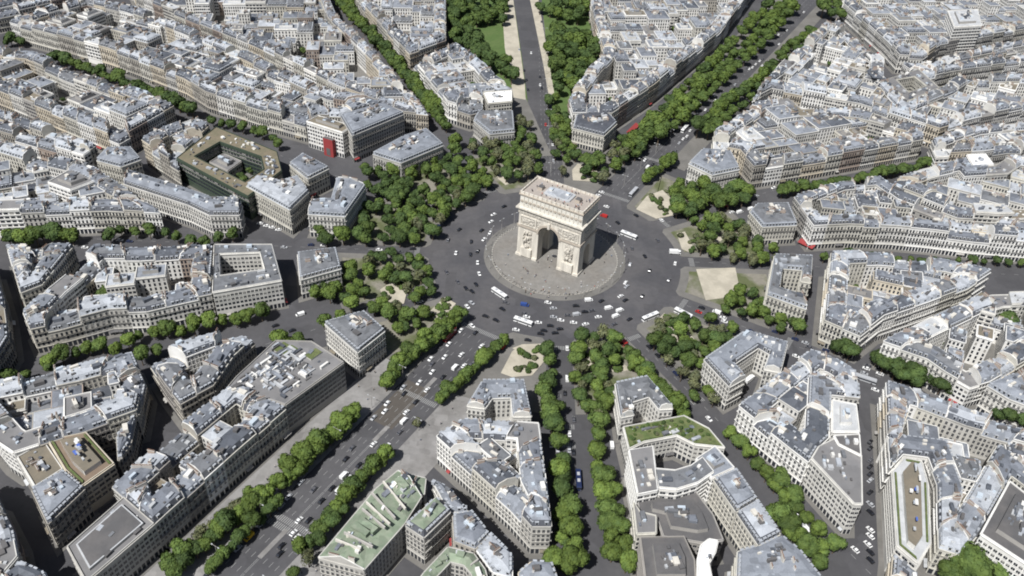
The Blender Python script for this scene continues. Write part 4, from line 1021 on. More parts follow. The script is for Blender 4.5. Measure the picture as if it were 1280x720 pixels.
row('the right-hand tree row', [(975, 240), (1000, 234), (1040, 228), (1090, 218), (1140, 210), (1172, 200)], 24, ('dark', 'plane'), 1.0); spots('the right-hand tree row', [(1192, 190), (1205, 188), (1222, 188)], ('dark',))
grove('the trees below the sandy rectangle', [(900, 375), (922, 362), (945, 365), (958, 376), (985, 395), (1003, 400), (1002, 412), (975, 408), (945, 392), (905, 386)], 20, ('bright', 'plane', 'dark'))
row('the street above the wedge block', [(1022, 322), (1065, 318), (1110, 322), (1150, 326), (1200, 324), (1250, 326), (1285, 328)], 17, ('dark', 'plane'), .8)
grove('the long grove left of the V-roofed mansion', [(812, 400), (850, 392), (868, 400), (885, 395), (925, 412), (905, 440), (878, 450), (880, 480), (900, 500), (895, 508), (865, 495), (850, 470), (830, 445), (812, 425)], 32, ('bright', 'plane', 'dark', 'grey'), 1.0)
grove('the grove above the U-roofed mansion', [(712, 424), (735, 416), (765, 418), (780, 432), (770, 452), (760, 468), (766, 480), (762, 520), (745, 525), (722, 505), (716, 460)], 27, ('plane', 'grey', 'bright', 'dark'))
row('the street left of the long grove', [(784, 436), (800, 462), (825, 490), (850, 510), (858, 522)], 13, ('bright', 'plane'), 1.05); row('the street left of the long grove', [(792, 440), (815, 472), (845, 500), (862, 518)], 9, ('dark', 'plane'), 1.0)
row('the avenue running down, left side', [(682, 432), (690, 462), (680, 492), (688, 520), (690, 538)], 8, ('dark', 'plane'), 1.05); row('the avenue running down, left side', [(694, 500), (697, 540), (704, 575), (711, 625), (714, 690)], 9, ('dark', 'plane'), 1.1)
row('the avenue running down, left side', [(696, 572), (700, 620), (704, 668), (690, 706), (724, 706)], 6, ('dark', 'bright'), 1.1); row('the avenue running down, left side', [(712, 650), (718, 690), (720, 715)], 3, ('bright',), 1.2)
row('the avenue running down, right side', [(742, 498), (748, 530), (745, 574), (753, 600), (757, 640), (765, 660), (764, 700)], 11, ('bright', 'plane'), 1.1); row('the avenue running down, right side', [(756, 580), (768, 625), (775, 655), (780, 685), (786, 716)], 6, ('bright', 'plane'), 1.1)
row('the wide avenue, upper left row', [(577, 392), (560, 410), (530, 432), (500, 455), (480, 482)], 19, ('bright', 'plane'), .95, .5); row('the wide avenue, upper left row', [(568, 392), (545, 412), (518, 434), (490, 462)], 12, ('bright', 'plane'), .95, .5)
row('the wide avenue, middle left row', [(447, 512), (425, 535), (395, 562), (372, 588), (345, 608)], 16, ('bright',), 1.0, .6); row('the wide avenue, middle left row', [(440, 512), (410, 540), (380, 566), (358, 590)], 13, ('bright', 'plane'), 1.1, .6)
row('the wide avenue, bottom left row', [(338, 616), (300, 640), (270, 668), (240, 692), (215, 716)], 13, ('plane', 'bright', 'dark'), 1.05, 2); row('the wide avenue, bottom left row', [(318, 618), (285, 640), (255, 664), (225, 690), (208, 712)], 12, ('plane', 'grey', 'bright'), .95, 2); row('the wide avenue, bottom left row', [(350, 625), (320, 650), (290, 680), (255, 715)], 10, ('dark', 'plane'), .85, 2)
row('the wide avenue, upper right row', [(632, 422), (612, 440), (592, 460), (572, 478), (548, 500)], 17, ('plane', 'bright'), .9, .5)
row('the wide avenue, lower right row', [(487, 568), (468, 580), (452, 600), (430, 622), (410, 645), (395, 668), (374, 686)], 17, ('plane', 'dark', 'bright'), .95, 2); row('the wide avenue, lower right row', [(440, 630), (415, 655), (390, 682)], 3, ('dark',), .9, 2); spots('the wide avenue, lower right row', [(522, 526), (385, 700), (366, 714)], ('grey', 'plane'), .85)
row('the curved street at the left', [(52, 456), (70, 446), (97, 436), (133, 430), (148, 434), (170, 418), (207, 410), (235, 412), (256, 405), (275, 397), (300, 399), (320, 388), (334, 392)], 17, ('bright', 'plane'), 1.1); spots('the curved street at the left', [(195, 437), (176, 446), (62, 458), (10, 468), (30, 466)], ('plane',))
row('the straight street at the left', [(4, 292), (30, 296), (60, 292), (92, 292)], 10, ('plane', 'bright', 'dark'), 1.4); row('the straight street at the left', [(128, 300), (152, 286), (172, 290), (203, 288), (235, 302), (262, 302), (282, 291), (299, 294)], 10, ('plane', 'dark'), 1.0)
spots('the courtyards of the left-hand block', [(175, 348), (168, 358), (180, 362), (172, 340), (133, 370)], ('plane',), 1.1)
spots('the planted court of the green office', [(300, 218), (312, 212), (322, 204), (306, 228), (330, 210), (318, 222)], ('plane', 'dark'), .8)
spots('the gardens of the slate-cornered block', [(150, 118), (158, 126), (166, 122), (172, 130), (128, 108), (186, 128), (178, 122)], ('plane', 'dark'), .8)
spots('the garden by the dark pavilion', [(965, 152), (972, 148), (958, 155), (980, 156), (990, 158)], ('dark', 'plane'), .9)
spots('the street fork right of the wedge block', [(1043, 416), (1050, 424), (1046, 432), (1058, 436), (1062, 442)], ('dark',), 1.1)
spots('the small square at the right', [(1098, 446), (1105, 456), (1116, 450), (1120, 462), (1132, 456), (1142, 464), (1146, 472), (1152, 458), (1130, 470)], ('dark',), 1.25)
spots('the lower right cross street', [(1172, 474), (1186, 484), (1176, 484), (1244, 508), (1262, 520), (1278, 526), (1250, 518)], ('dark',), 1.1)
spots('the right-hand court garden', [(1252, 384), (1264, 392), (1258, 404), (1270, 380)], ('dark',), 1.1)
spots('the bottom right corner', [(1190, 712), (1205, 702), (1220, 708), (1236, 704), (1248, 714), (1212, 716)], ('plane', 'dark'), 1.7)
spots('the court of the white gable house', [(1028, 492), (1032, 502), (1026, 506)], ('dark', 'plane'), .8)
row('the street between two blocks, lower right', [(905, 535), (930, 558), (945, 576), (965, 600), (985, 625), (1000, 640)], 8, ('plane', 'bright'), .9); row('the street between two blocks, lower right', [(968, 590), (998, 628), (1016, 652), (1048, 683), (1010, 684), (985, 655), (960, 632), (1025, 704), (1032, 712)], 13, ('bright', 'plane'), 1.15)
for X_, Y_ in COURT:
    x_, y_ = px(X_, Y_, 4)
    if 0 < x_ < 1280 and 0 < y_ < 720: TREES.append(dict(p=(X_, Y_), ph='courtyards between the houses', k=rnd.choice(['dark', 'plane']), s=rnd.uniform(.5, .85), c=(x_, y_)))
vis_t = [t for t in TREES if -15 < t['c'][0] < 1295 and -12 < t['c'][1] < 735]
vis_t.sort(key=lambda t: -t['s']**2*(1/max(200, hypot(t['p'][0]-CAM.x, t['p'][1]-CAM.y)))**2)
tind, trest = vis_t[:300], vis_t[300:]
tg = {}
for t in tind: tg.setdefault((t['ph'], t['k']), []).append(t)
for (ph, k), L in tg.items():
    horiz = max(t['c'][0] for t in L)-min(t['c'][0] for t in L) > max(t['c'][1] for t in L)-min(t['c'][1] for t in L)
    L.sort(key=lambda t: t['c'][0 if horiz else 1])
    for i, t in enumerate(L): t['lab'] = (f"{nth(i)} " if len(L) > 1 else '')+f"{LOOK[k]} tree" + (f" from the {'left' if horiz else 'top'}" if len(L) > 1 else '')+f", {ph}"
for t in tind:
    r = rnd.choice([c for c in CRM if c[0] == t['k']]); e = empty('tree', (*t['p'], .1), rnd.uniform(0, 6.28)); e.scale = (t['s'], t['s'], t['s']*rnd.uniform(.9, 1.1))
    tag(e, t['lab'], 'tree', 'trees along the streets and round the roundabout')
    child('trunk', rnd.choice(TRM), e); child('crown', r[2], e)
fm = MB()
for t in trest:
    r = (0, rnd.choice(LOWC[t['k']])); s_ = t['s']; a = rnd.uniform(0, 6.28); c, sn = cos(a)*s_, sin(a)*s_; X, Y = t['p']
    T = lambda p: (X+c*p[0]-sn*p[1], Y+sn*p[0]+c*p[1], p[2]*s_+.1)
    fm.add(r[1], T); fm.add(rnd.choice(TRK), T)
if trest: tag(fm.build('trees'), 'mass of the smaller and farther green trees in groves and street rows', 'trees', kind='stuff')
# clipped roof planting and low shrubs
print('TREES', len(TREES), len(tind), len(trest))

# shrubs on the sandy squares
sh = random.Random(9); SHM = [(lambda b: b.mesh('foliage'))(crown_mb(90+i, LEAF[(0, 3, 1)[i]], n=240, rad=1.9, hgt=.9, zc=1.1, leafs=.45, lobes=5)) for i in range(3)]
SQ = [('the sandy square above the U-roofed hotel', [(645, 440), (676, 434), (680, 450), (660, 466), (640, 464)], 14), ('the sandy patch above the U-roofed mansion', [(722, 440), (790, 440), (792, 466), (728, 462)], 26), ('the sandy patch by the roundabout, lower right', [(824, 396), (850, 398), (868, 430), (830, 428)], 20),
      ('the sandy corner by the upper right avenue', [(812, 246), (835, 238), (850, 266), (830, 268)], 14), ('the sand behind the arch', [(716, 206), (746, 210), (748, 228), (716, 226)], 12), ('the sandy patches right of the roundabout', [(846, 292), (868, 292), (903, 300), (866, 318)], 16), ('the sandy patch left of the wide avenue', [(476, 362), (512, 348), (506, 380), (486, 384)], 12), ('the kerb corner left of the wide avenue', [(535, 388), (556, 372), (572, 380), (548, 405)], 12), ('the roof garden below the U-roofed mansion', [(786, 535), (855, 523), (900, 552), (868, 553), (846, 543), (805, 548), (790, 558)], 46)]
for ph, poly, n_ in SQ:
    G = []
    x0, x1 = min(p[0] for p in poly), max(p[0] for p in poly); y0, y1 = min(p[1] for p in poly), max(p[1] for p in poly)
    while len(G) < n_:
        x, y = sh.uniform(x0, x1), sh.uniform(y0, y1)
        if inside((x, y), poly): G.append((x, y))
    G.sort()
    for i, (x, y) in enumerate(G):
        e = bpy.data.objects.new('shrub', sh.choice(SHM)); COL.objects.link(e); rg = 'roof garden' in ph; e.location = (*at(x, y, 15.7), 15.5) if rg else (*at(x, y, 1), .3); q = sh.uniform(.4, .8) if rg else sh.uniform(.8, 1.6); e.scale = (q, q, q*.9); e.rotation_euler = (0, 0, sh.uniform(0, 6))
        tag(e, f'{nth(i)} shrub from the left, {ph}', 'shrub', 'shrubs on the sandy squares')

# ------------------------------------------------------------------ vehicles
CP = {k: mat('car_paint_'+k, c, .3, var=0, spec=.6) for k, c in dict(white=(.80, .80, .79), silver=(.42, .43, .45), black=(.015, .015, .018), grey=(.10, .10, .11), blue=(.03, .07, .25), red=(.42, .03, .025), yellow=(.75, .48, .04), orange=(.62, .20, .04), darkblue=(.02, .03, .08)).items()}
TYRE = mat('tyre', (.02, .02, .02), .9, var=0); LAMP = mat('lamp_glass', (.6, .6, .55), .2, var=0)
def extr(b, prof, hw, M, x0=0):
    k = b.mid(M); n = len(prof); m0 = len(b.v)
    b.v += [(x+x0, -hw, z) for x, z in prof]+[(x+x0, hw, z) for x, z in prof]
    for i in range(n): j = (i+1) % n; b.f.append((m0+i, m0+j, m0+n+j, m0+n+i)); b.m.append(k)
    b.f.append(tuple(m0+i for i in range(n-1, -1, -1))); b.m.append(k); b.f.append(tuple(m0+n+i for i in range(n))); b.m.append(k)
def wheel_mesh(R, w_):
    b = MB(); n = 10; k = b.mid(TYRE)
    b.v = [(R*cos(2*pi*i/n), -w_, R*sin(2*pi*i/n)) for i in range(n)]+[(R*cos(2*pi*i/n), w_, R*sin(2*pi*i/n)) for i in range(n)]
    for i in range(n): j = (i+1) % n; b.f.append((i, j, n+j, n+i)); b.m.append(k)
    b.f += [tuple(range(n-1, -1, -1)), tuple(range(n, 2*n))]; b.m += [k, k]
    return b.mesh('wheel')
WM = wheel_mesh(.33, .11); WB = wheel_mesh(.5, .15)
def proto(kind, colr):
    M = CP[colr]; e = empty('parked_car' if kind == 'car' else kind, (0, 0, -100))
    e.name = {'car': 'car', 'van': 'van', 'bus': 'bus', 'coach': 'coach', 'decker': 'double_deck_bus', 'truck': 'truck'}[kind]
    b, g_ = MB(), MB(); wl, hw, wm_ = [(-1.3, 0), (1.35, 0)], .86, WM
    if kind == 'car':
        extr(b, [(-2.05, .28), (2.05, .28), (2.15, .62), (1.25, .90), (-1.75, .98), (-2.12, .8)], .87, M); extr(b, [(-1.25, 1.36), (.35, 1.36), (.25, 1.46), (-1.1, 1.48)], .70, M)
        for x in (-.45,): extr(b, [(x-.06, .9), (x+.06, .9), (x+.06, 1.4), (x-.06, 1.4)], .755, M)
        extr(g_, [(-1.75, .95), (1.15, .90), (.38, 1.37), (-1.3, 1.38)], .745, GLASS); hl = (2.1, .6)
    elif kind == 'van':
        extr(b, [(-2.6, .3), (2.5, .3), (2.6, .95), (1.9, 1.15), (1.35, 2.05), (-2.6, 2.1)], .98, M); hw = .98; wl = [(-1.7, 0), (1.6, 0)]
        extr(g_, [(1.0, 1.2), (1.96, 1.16), (1.42, 1.95), (.9, 1.95)], 1.0, GLASS); hl = (2.5, .75)
    elif kind == 'truck':
        extr(b, [(-4, .7), (1.9, .7), (1.9, 3.1), (-4, 3.1)], 1.2, M); extr(b, [(2.1, .4), (3.9, .4), (3.9, 1.5), (3.6, 2.4), (2.1, 2.5)], 1.1, M); hw = 1.15; wl = [(-2.8, 0), (2.9, 0)]; wm_ = WB
        extr(g_, [(2.6, 1.5), (3.93, 1.52), (3.66, 2.3), (2.6, 2.3)], 1.12, GLASS); hl = (3.85, .8)
    else:
        L, H = (6.0, 3.1) if kind in ('bus', 'coach') else (5.6, 4.2); hw = 1.25; wl = [(-L+2.6, 0), (L-2.4, 0)]; wm_ = WB
        zs = [(1.3, 2.3)] if kind == 'bus' else ([(1.5, 2.6)] if kind == 'coach' else [(1.2, 2.0), (2.7, 3.5)])
        extr(b, [(-L, .35), (L, .35), (L, H-.25), (L-.25, H), (-L+.15, H), (-L, H-.2)], 1.25, M)
        for a_, c_ in zs: extr(g_, [(-L-.03, a_), (L+.03, a_), (L+.03, c_), (-L-.03, c_)], 1.275, GLASS)
        for x in (-2.6, 1.6): b.prism([(x-1, -.7), (x+1, -.7), (x+1, .7), (x-1, .7)], H, H+.22, CP['silver'] if kind != 'decker' else TERR)
        hl = (L, .75)
    child('body', b.mesh('body'), e); child('windows', g_.mesh('windows'), e)
    for x, _ in wl:
        for s_ in (-1, 1): child('wheel', wm_, e, (x, s_*(hw-.08), .33 if wm_ is WM else .5))
    lm = MB(); lm.prism([(-.04, -.16), (.04, -.16), (.04, .16), (-.04, .16)], -.08, .08, LAMP); lme = lm.mesh('headlight')
    for s_ in (-1, 1): child('headlight', lme, e, (hl[0], s_*(hw-.28), hl[1]))
    return e
PROTO = {}; USED = set(); VEH = []
def heading(X, Y, rr=None):
    R = hypot(X, Y); a = atan2(Y, X)
    if R < 92: return a+pi/2+rnd.uniform(-.25, .25)
    best = None
    for k in range(12):
        d = (a-ang(k)+pi) % (2*pi)-pi; off = R*sin(d)
        if cos(d) > 0 and (best is None or abs(off) < abs(best[0])): best = (off, k)
    if abs(best[0]) < 32: return ang(best[1])+(0 if best[0] < 0 else pi)
    return None
DESC = {'r': 'circling the roundabout', 's': 'on a street'}
SECT = ['on the wide lower left avenue', 'on the avenue running down', 'on the lower right street', 'on the right lower street', 'on the right-hand street', 'on the right upper street', 'on the upper right avenue', 'on the park avenue', 'on the narrow boulevard', 'on the upper left street', 'on the left-hand street', 'on the left lower street']
def veh(kind, colr, x, y, a=None):
    X, Y = at(x, y, .7 if kind == 'car' else 1.4); R = hypot(X, Y)
    h_ = a if a is not None else heading(X, Y)
    if h_ is None: h_ = atan2(Y, X)+pi/2
    if RI-.5 < R < RI+2.5: X, Y = X*(RI+3)/R, Y*(RI+3)/R
    HL = {'car': 2.1, 'van': 2.6, 'truck': 4, 'bus': 6, 'coach': 6, 'decker': 5.6}
    for o_ in list(VEH):
        dx, dy = X-o_['p'][0], Y-o_['p'][1]; hit = False
        for aa, hl, hs in ((o_['a'], HL[o_['k']], HL[kind]), (h_, HL[kind], HL[o_['k']])):
            u, v_ = dx*cos(aa)+dy*sin(aa), -dx*sin(aa)+dy*cos(aa)
            if abs(u) < hl+2.0 and abs(v_) < 2.1: hit = True
        if hit and HL[kind]+HL[o_['k']] > 4.2+2 and max(abs(dx), abs(dy)) > HL[kind]+HL[o_['k']]+.5: hit = False
        if hit:
            if HL[kind] > HL[o_['k']]: VEH.remove(o_)
            else: return
    if R < 90: pl = 'circling the roundabout '+('below' if y > 375 else ('left of' if x < 660 else 'right of') if y > 240 else 'above')+' the island'
    else:
        k = int(round(((atan2(Y, X)-ang(0)) % (2*pi))/radians(30))) % 12; pl = SECT[k]
    VEH.append(dict(k=kind, col=colr, p=(X, Y), a=h_, pl=pl, c=(x, y)))
W_, B_, G_, S2 = 'white', 'black', 'grey', 'silver'
for c_, L in {W_: [(617, 268), (614, 277), (614, 291), (605, 299), (570, 316), (597, 328), (599, 342), (673, 403), (701, 400), (717, 403), (732, 405), (748, 396), (776, 370), (685, 378), (782, 353), (844, 329), (758, 258), (752, 240), (748, 244), (827, 275), (584, 383), (590, 407), (576, 413), (525, 377), (561, 430), (556, 446), (577, 443), (580, 457), (524, 478), (534, 487), (484, 504), (481, 514), (508, 515), (467, 555), (484, 557), (374, 650), (367, 666), (371, 672), (709, 435), (904, 397), (899, 129), (882, 137), (863, 163), (859, 170), (849, 152), (937, 86), (941, 84), (945, 80), (950, 76), (953, 82), (972, 35), (974, 55), (664, 66), (915, 265), (474, 312), (427, 294), (325, 279), (333, 282), (340, 284), (348, 287), (106, 309), (150, 300), (995, 445), (1100, 467), (1094, 487), (1088, 662), (1088, 670), (1069, 687), (1085, 320+360), (1005, 15), (719, 637), (712, 542), (1178, 497), (1190, 503), (645, 412)],
    B_: [(574, 287), (602, 288), (589, 302), (597, 314), (588, 318), (630, 258), (590, 364), (607, 395), (782, 375), (803, 370), (812, 338), (680, 413), (700, 411), (676, 417), (688, 407), (664, 408), (694, 416), (640, 398), (772, 278), (795, 269), (806, 320), (594, 416), (554, 471), (520, 502), (505, 492), (550, 490), (350, 692), (352, 682), (449, 581), (415, 610), (402, 626), (386, 650), (931, 399), (706, 491), (705, 505), (887, 120), (677, 110), (717, 565), (365, 413), (344, 407), (1088, 552), (1088, 560), (1088, 583), (1088, 592), (1088, 615), (1088, 640), (1088, 690), (1088, 700), (655, 88), (658, 100), (660, 112), (816, 205), (620, 400), (628, 386), (720, 382), (752, 376), (660, 425)],
    S2: [(504, 484), (361, 621), (351, 632), (326, 655), (849, 225), (692, 396), (1088, 600), (1088, 630), (92, 300), (785, 330), (467, 522), (297, 685), (946, 245), (649, 62)],
    G_: [(656, 392), (710, 394), (740, 388), (790, 310), (822, 300), (560, 300), (558, 340), (572, 352), (632, 378), (836, 350), (768, 405), (500, 540), (440, 560), (420, 640), (392, 612), (540, 455), (1088, 575)]}.items():
    for x, y in L: veh('car', c_, x, y)
for x, y in [(761, 384), (775, 387), (770, 394), (736, 374), (569, 458), (555, 480), (505, 525), (430, 593), (896, 389), (709, 472), (716, 472), (765, 555), (981, 605), (990, 614), (810, 208), (826, 199), (925, 264), (939, 260), (375, 392)]: veh('van', W_, x, y)
veh('van', S2, 721, 392); veh('van', 'blue', 656, 380); veh('van', 'red', 755, 269); veh('van', 'red', 629, 432); veh('van', 'yellow', 311, 670); veh('truck', W_, 844, 315, radians(0)); veh('truck', W_, 937, 474)
for x, y, a in [(624, 367, None), (654, 402, None), (786, 294, radians(-32)), (854, 392, radians(-38)), (431, 607, None), (856, 161, None)]: veh('bus', W_, x, y, a)
veh('bus', W_, 985, 637, atan2(at(1006, 660)[1]-at(975, 622)[1], at(1006, 660)[0]-at(975, 622)[0])); veh('bus', W_, 1001, 655, atan2(at(1006, 660)[1]-at(975, 622)[1], at(1006, 660)[0]-at(975, 622)[0]))
veh('bus', S2, 792, 240); veh('coach', W_, 813, 396, radians(35)); veh('coach', 'darkblue', 543, 288, radians(60)); veh('bus', 'red', 775, 424, ang(2)); veh('decker', 'red', 562, 419, ang(0)); veh('coach', 'darkblue', 723, 600, ang(1)); veh('bus', S2, 1082, 474, radians(-25))
# moving traffic in the lanes
tr = random.Random(12)
for k, offs, R1, R2, pr_ in ((0, (-11, -7.5, -4, 4, 7.5, 11), 95, 330, .07), (6, (-9.5, -6, -2.5, 2.5, 6, 9.5), 95, 520, .12), (7, (-6, -2.5, 2.5, 6), 95, 420, .07), (1, (-3, 3), 95, 240, .15), (3, (-2.5, 2.5), 95, 260, .15), (2, (2,), 95, 260, .15), (5, (-2, 2), 95, 260, .12), (10, (-2, 2), 95, 300, .1)):
    for o_ in offs:
        r_ = R1
        while r_ < R2:
            if tr.random() < pr_:
                a = ang(k); X, Y = r_*cos(a)-o_*sin(a), r_*sin(a)+o_*cos(a); x, y = px(X, Y, .7)
                if 0 < x < 1280 and 0 < y < 720: veh('car', tr.choice([W_, B_, G_, S2, B_, W_, 'darkblue', 'red']), x, y)
            r_ += 8.5
for _ in range(14):
    a = tr.uniform(radians(-150), radians(-30)); R = tr.uniform(52, 80); X, Y = pol(R, a); x, y = px(X, Y, .7); veh('car', tr.choice([W_, B_, G_, S2, B_, B_]), x, y)
# parked rows along the kerbs
pr = random.Random(5)
for k, offs, R1, R2 in ((0, (-13, 13), 200, 330), (1, (-6.3, 6.3), 150, 260), (2, (-4,), 160, 230), (3, (5.3,), 150, 300), (6, (-12, 12), 170, 420), (7, (-8.3, 8.3), 110, 330), (8, (-4.3,), 160, 300), (11, (4.8,), 160, 300), (10, (4,), 170, 330)):
    for o_ in offs:
        r_ = R1
        while r_ < R2:
            if pr.random() < .3:
                a = ang(k); X, Y = r_*cos(a)-o_*sin(a), r_*sin(a)+o_*cos(a); x, y = px(X, Y, .7)
                if 0 < x < 1280 and 0 < y < 720: veh('car', pr.choice([W_, B_, G_, S2, B_, 'darkblue', G_]), x, y)
            r_ += 6.2
_c = [v for v in VEH if v['k'] == 'car'][:298]; _i = {id(v) for v in _c}; VEH = [v for v in VEH if v['k'] != 'car' or id(v) in _i]
vg = {}
KN = {'car': 'car', 'van': 'van', 'bus': 'single-deck bus', 'coach': 'tour coach', 'decker': 'double-deck bus', 'truck': 'box truck'}
for v in VEH: vg.setdefault((v['k'], v['col'], v['pl']), []).append(v)
for (k, c_, pl), L in vg.items():
    vert = k == 'car' and (max(v['c'][1] for v in L)-min(v['c'][1] for v in L)) > (max(v['c'][0] for v in L)-min(v['c'][0] for v in L))
    L.sort(key=lambda v: v['c'][1 if vert else 0])
    for i, v in enumerate(L): v['lab'] = (f"{nth(i)} " if len(L) > 1 else '')+f"{c_} {KN[k]}" + (f" from the {'top' if vert else 'left'}" if len(L) > 1 else '')+f" {pl}"
for v in VEH:
    key = (v['k'], v['col'])
    if key not in PROTO: PROTO[key] = proto(*key); e = PROTO[key]
    else: e = copy_tree(PROTO[key])
    X, Y = v['p']; R = hypot(X, Y)
    e.location = (X, Y, .03); e.rotation_euler = (0, 0, v['a'])
    tag(e, v['lab'], {'decker': 'bus', 'coach': 'coach'}.get(v['k'], v['k']), 'vehicles on the streets')
print('VEH', len(VEH))

# awnings, hoarding and a blue sheeted roof
def awning(label, p0, p1, M, dp=3.0, z=3.6, name='awning'):
    A, B = at(*p0), at(*p1); L = hypot(B[0]-A[0], B[1]-A[1]); t = ((B[0]-A[0])/L, (B[1]-A[1])/L); n = (t[1], -t[0]); r_ = empty(name, (*A, 0)); tag(r_, label, 'awning')
    b = MB(); q = lambda s, o, z_: (A[0]+t[0]*s+n[0]*o, A[1]+t[1]*s+n[1]*o, z_)
    for a_, c_ in ((z, z-1.1), (z-.12, z-1.22)): b.face([q(0, 0, a_), q(L, 0, a_), q(L, dp, c_), q(0, dp, c_)], M)
    b.face([q(0, dp, z-1.1), q(L, dp, z-1.1), q(L, dp, z-1.5), q(0, dp, z-1.5)], M); b.build('canvas', r_, (*A, 0))
    f = MB(); s = .3
    while s < L: f.prism(ccw([q(s, dp-.1, 0)[:2], q(s+.1, dp-.1, 0)[:2], q(s+.1, dp, 0)[:2], q(s, dp, 0)[:2]]), 0, z-1.2, RAIL); s += 3
    f.build('frame', r_, (*A, 0))
awning('long red cafe awning at the corner right of the small cream mansion', (1000, 303), (1018, 312), RED, 4)
awning('red awning beside the trees of the upper right avenue', (782, 170), (794, 158), RED, 4)
awning('red awning at the corner facing the small right square', (1190, 493), (1200, 496), RED, 3)
A0, B0 = at(383, 152, 22), at(428, 166, 22); L0 = hypot(B0[0]-A0[0], B0[1]-A0[1]); n0 = ((B0[1]-A0[1])/L0*3.9, -(B0[0]-A0[0])/L0*3.9)
A, B = [(lerp(A0, B0, q)[0]+n0[0], lerp(A0, B0, q)[1]+n0[1]) for q in (.52, .9)]; t_ = atan2(B[1]-A[1], B[0]-A[0]); b = MB(); b.prism([(0, 0), (9, 0), (9, 3.0), (0, 3.0)], 0, 15, RED, DARKF); b.prism([(2.6, -.12), (6.2, -.12), (6.2, 0), (2.6, 0)], 1, 7, DARKF)
o = b.build('sheeted_scaffold', org=(*A, 0)); o.data.transform(Matrix.Translation((A[0], A[1], 0))); o.rotation_euler = (0, 0, t_); tag(o, 'bright red sheeted scaffold on the front of the white house with brown terrace', 'scaffold')

# street lamps
def lamp_proto():
    e = empty('street_lamp', (0, 0, -100)); p = MB(); p.prism([(.13*cos(pi*i/3), .13*sin(pi*i/3)) for i in range(6)], 0, 9, GREYW); child('pole', p.mesh('pole'), e)
    a = MB(); a.prism([(-.06, -2), (.06, -2), (.06, 2), (-.06, 2)], 8.9, 9.05, GREYW); child('arm', a.mesh('arm'), e)
    h = MB(); h.prism([(-.22, -.45), (.22, -.45), (.22, .45), (-.22, .45)], 8.8, 9.1, PALE); hm = h.mesh('lamp_head')
    for s_ in (-1, 1): child('lamp_head', hm, e, (0, s_*2, 0))
    return e
LP = []
for i in range(24): a = 2*pi*(i+.5)/24; LP.append((*pol(RI-1.2, a), a, 'on the island kerb'))
for o_ in (-15.2, 15.2):
    for q in range(9): R = 150+q*28; a = ang(0); LP.append((R*cos(a)-o_*sin(a), R*sin(a)+o_*cos(a), a, 'along the '+('left' if o_ < 0 else 'right')+' kerb of the wide avenue'))
for q in range(10): R = 110+q*30; a = ang(7); LP.append((R*cos(a), R*sin(a), a, 'along the park avenue'))
for q in range(9): R = 110+q*30; a = ang(6); LP.append((R*cos(a), R*sin(a), a, 'along the upper right avenue'))
lg = {}
for X, Y, a, pl in LP: lg.setdefault(pl, []).append((X, Y, a))
first = None
for pl, L in lg.items():
    L.sort(key=lambda v: px(v[0], v[1])[0])
    for i, (X, Y, a) in enumerate(L):
        if first is None: first = lamp_proto(); e = first
        else: e = copy_tree(first)
        e.location = (X, Y, .1); e.rotation_euler = (0, 0, a); tag(e, f'{nth(i)} twin-armed grey street lamp from the left {pl}', 'street lamp', 'street lamps')

# ------------------------------------------------------------------ people
def person_mesh(top, legs, walk):
    b = bpy.data.meshes.new('person'); 
    s_ = walk
    V = [(0, 0, .95), (0, 0, 1.2), (0, 0, 1.45), (0, 0, 1.55), (.02, 0, 1.68), (.0, .19, 1.42), (.03*s_, .25, 1.15), (.1*s_, .26, .9), (0, -.19, 1.42), (-.03*s_, -.25, 1.15), (-.1*s_, -.26, .9),
         (.0, .1, .9), (.14*s_, .11, .5), (.1*s_, .12, .08), (.26*s_+.1, .12, .04), (0, -.1, .9), (-.05*s_, -.11, .5), (-.3*s_, -.12, .1), (-.2*s_+.08, -.12, .04)]
    E = [(0, 1), (1, 2), (2, 3), (3, 4), (2, 5), (5, 6), (6, 7), (2, 8), (8, 9), (9, 10), (0, 11), (11, 12), (12, 13), (13, 14), (0, 15), (15, 16), (16, 17), (17, 18)]
    Rr = [.15, .14, .16, .06, .11, .07, .05, .04, .07, .05, .04, .1, .075, .05, .045, .1, .075, .05, .045]
    b.from_pydata(V, E, []); o = bpy.data.objects.new('person', b); COL.objects.link(o)
    md = o.modifiers.new('skin', 'SKIN')
    for i, q in enumerate(Rr): b.skin_vertices[0].data[i].radius = (q, q)
    b.skin_vertices[0].data[0].use_root = True
    bpy.context.view_layer.update()
    me = bpy.data.meshes.new_from_object(o.evaluated_get(bpy.context.evaluated_depsgraph_get())); bpy.data.objects.remove(o)
    me.materials.clear()
    for M in (legs, top, SKIN, HAIR): me.materials.append(M)
    for p in me.polygons:
        z = p.center.z; y = abs(p.center.y)
        p.material_index = 3 if z > 1.7 else 2 if z > 1.52 or (y > .2 and z < 1.0 and z > .8) else 1 if z > .93 else 0
    me.name = 'person'; return me
SKIN = mat('skin', (.48, .30, .22), .7, var=0); HAIR = mat('hair', (.06, .04, .03), .8, var=0)
cl = {k: mat('cloth_'+k.replace(' ', '_'), c, .9, var=0) for k, c in {'white': (.7, .7, .68), 'dark blue': (.03, .05, .12), 'red': (.4, .04, .04), 'black': (.02, .02, .02), 'beige': (.4, .34, .25), 'pale blue': (.3, .42, .55)}.items()}
PM = []
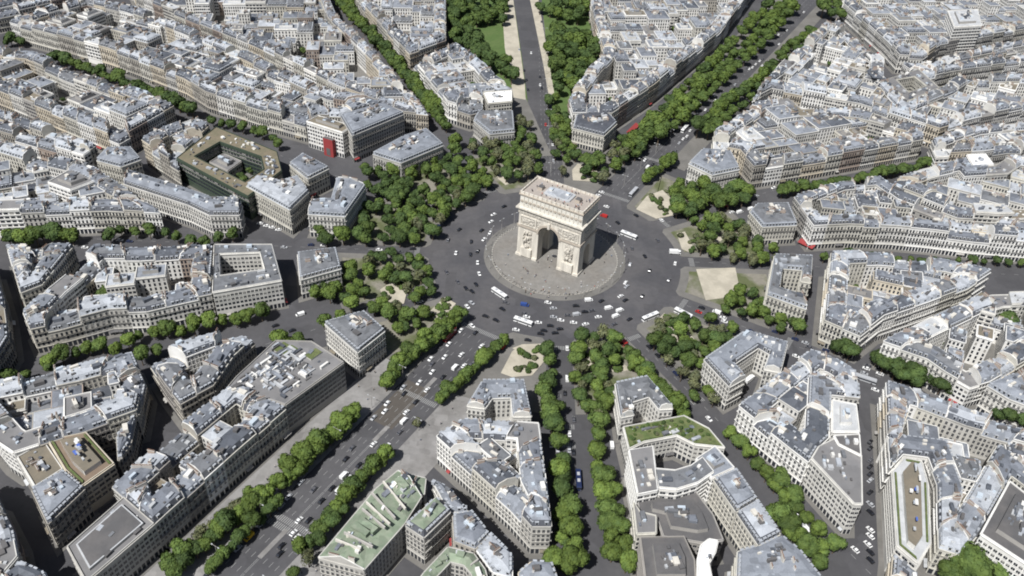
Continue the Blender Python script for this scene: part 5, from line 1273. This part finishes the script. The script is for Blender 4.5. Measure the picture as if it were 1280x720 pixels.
for t_, l_ in (('white', 'dark blue'), ('black', 'black'), ('red', 'beige'), ('dark blue', 'black'), ('pale blue', 'dark blue'), ('beige', 'black')):
    PM.append((t_, l_, person_mesh(cl[t_], cl[l_], 1)))
pp = random.Random(3); PEO = []
def addp(X, Y, Z, place): PEO.append((X, Y, Z, place))
for i in range(46):
    a = pp.uniform(0, 2*pi); R = pp.uniform(25, 41)
    if i % 3 == 0: a = radians(pp.uniform(-150, -70)); R = pp.uniform(37, 46)
    X, Y = pol(R, a); lx, ly = X*cos(YAW)+Y*sin(YAW), -X*sin(YAW)+Y*cos(YAW)
    if abs(lx) < 24.5 and abs(ly) < 14: continue
    addp(X, Y, .2, 'on the island paving')
for i in range(10): lx, ly = pp.uniform(-6, 6), pp.uniform(-14, 9); addp(lx*cos(YAW)-ly*sin(YAW), lx*sin(YAW)+ly*cos(YAW), .2, 'under the great arch')
for i in range(44):
    lx, ly = pp.uniform(-20.5, 20.5), pp.choice([pp.uniform(-9.3, -5.8), pp.uniform(5.8, 9.3)])
    if i % 3 == 0: lx = pp.choice([-1, 1])*pp.uniform(15.5, 20.5); ly = pp.uniform(-9, 9)
    addp(lx*cos(YAW)-ly*sin(YAW), lx*sin(YAW)+ly*cos(YAW), 48.2, 'on the roof of the arch')
for i in range(46):
    R = pp.uniform(150, 330); o_ = pp.choice([pp.uniform(19, 32), -pp.uniform(19, 32)]); a = ang(0)
    X, Y = R*cos(a)-o_*sin(a), R*sin(a)+o_*cos(a); x, y = px(X, Y, 0)
    if 0 < x < 1280 and 0 < y < 720: addp(X, Y, .3, 'on the pavement of the wide avenue')
pg = {}
for q in PEO:
    t_, l_, me = pp.choice(PM); pg.setdefault((q[3], t_, l_), []).append((q, me))
for (pl, t_, l_), L in pg.items():
    L.sort(key=lambda v: px(*v[0][:3])[0])
    for i, (q, me) in enumerate(L):
        ob = bpy.data.objects.new('person', me); COL.objects.link(ob); ob.location = q[:3]; ob.rotation_euler = (0, 0, pp.uniform(0, 6.28))
        tag(ob, (f'{nth(i)} ' if len(L) > 1 else '')+f'person in {t_} top'+(' from the left' if len(L) > 1 else '')+f' {pl}', 'person', 'people walking and standing about')
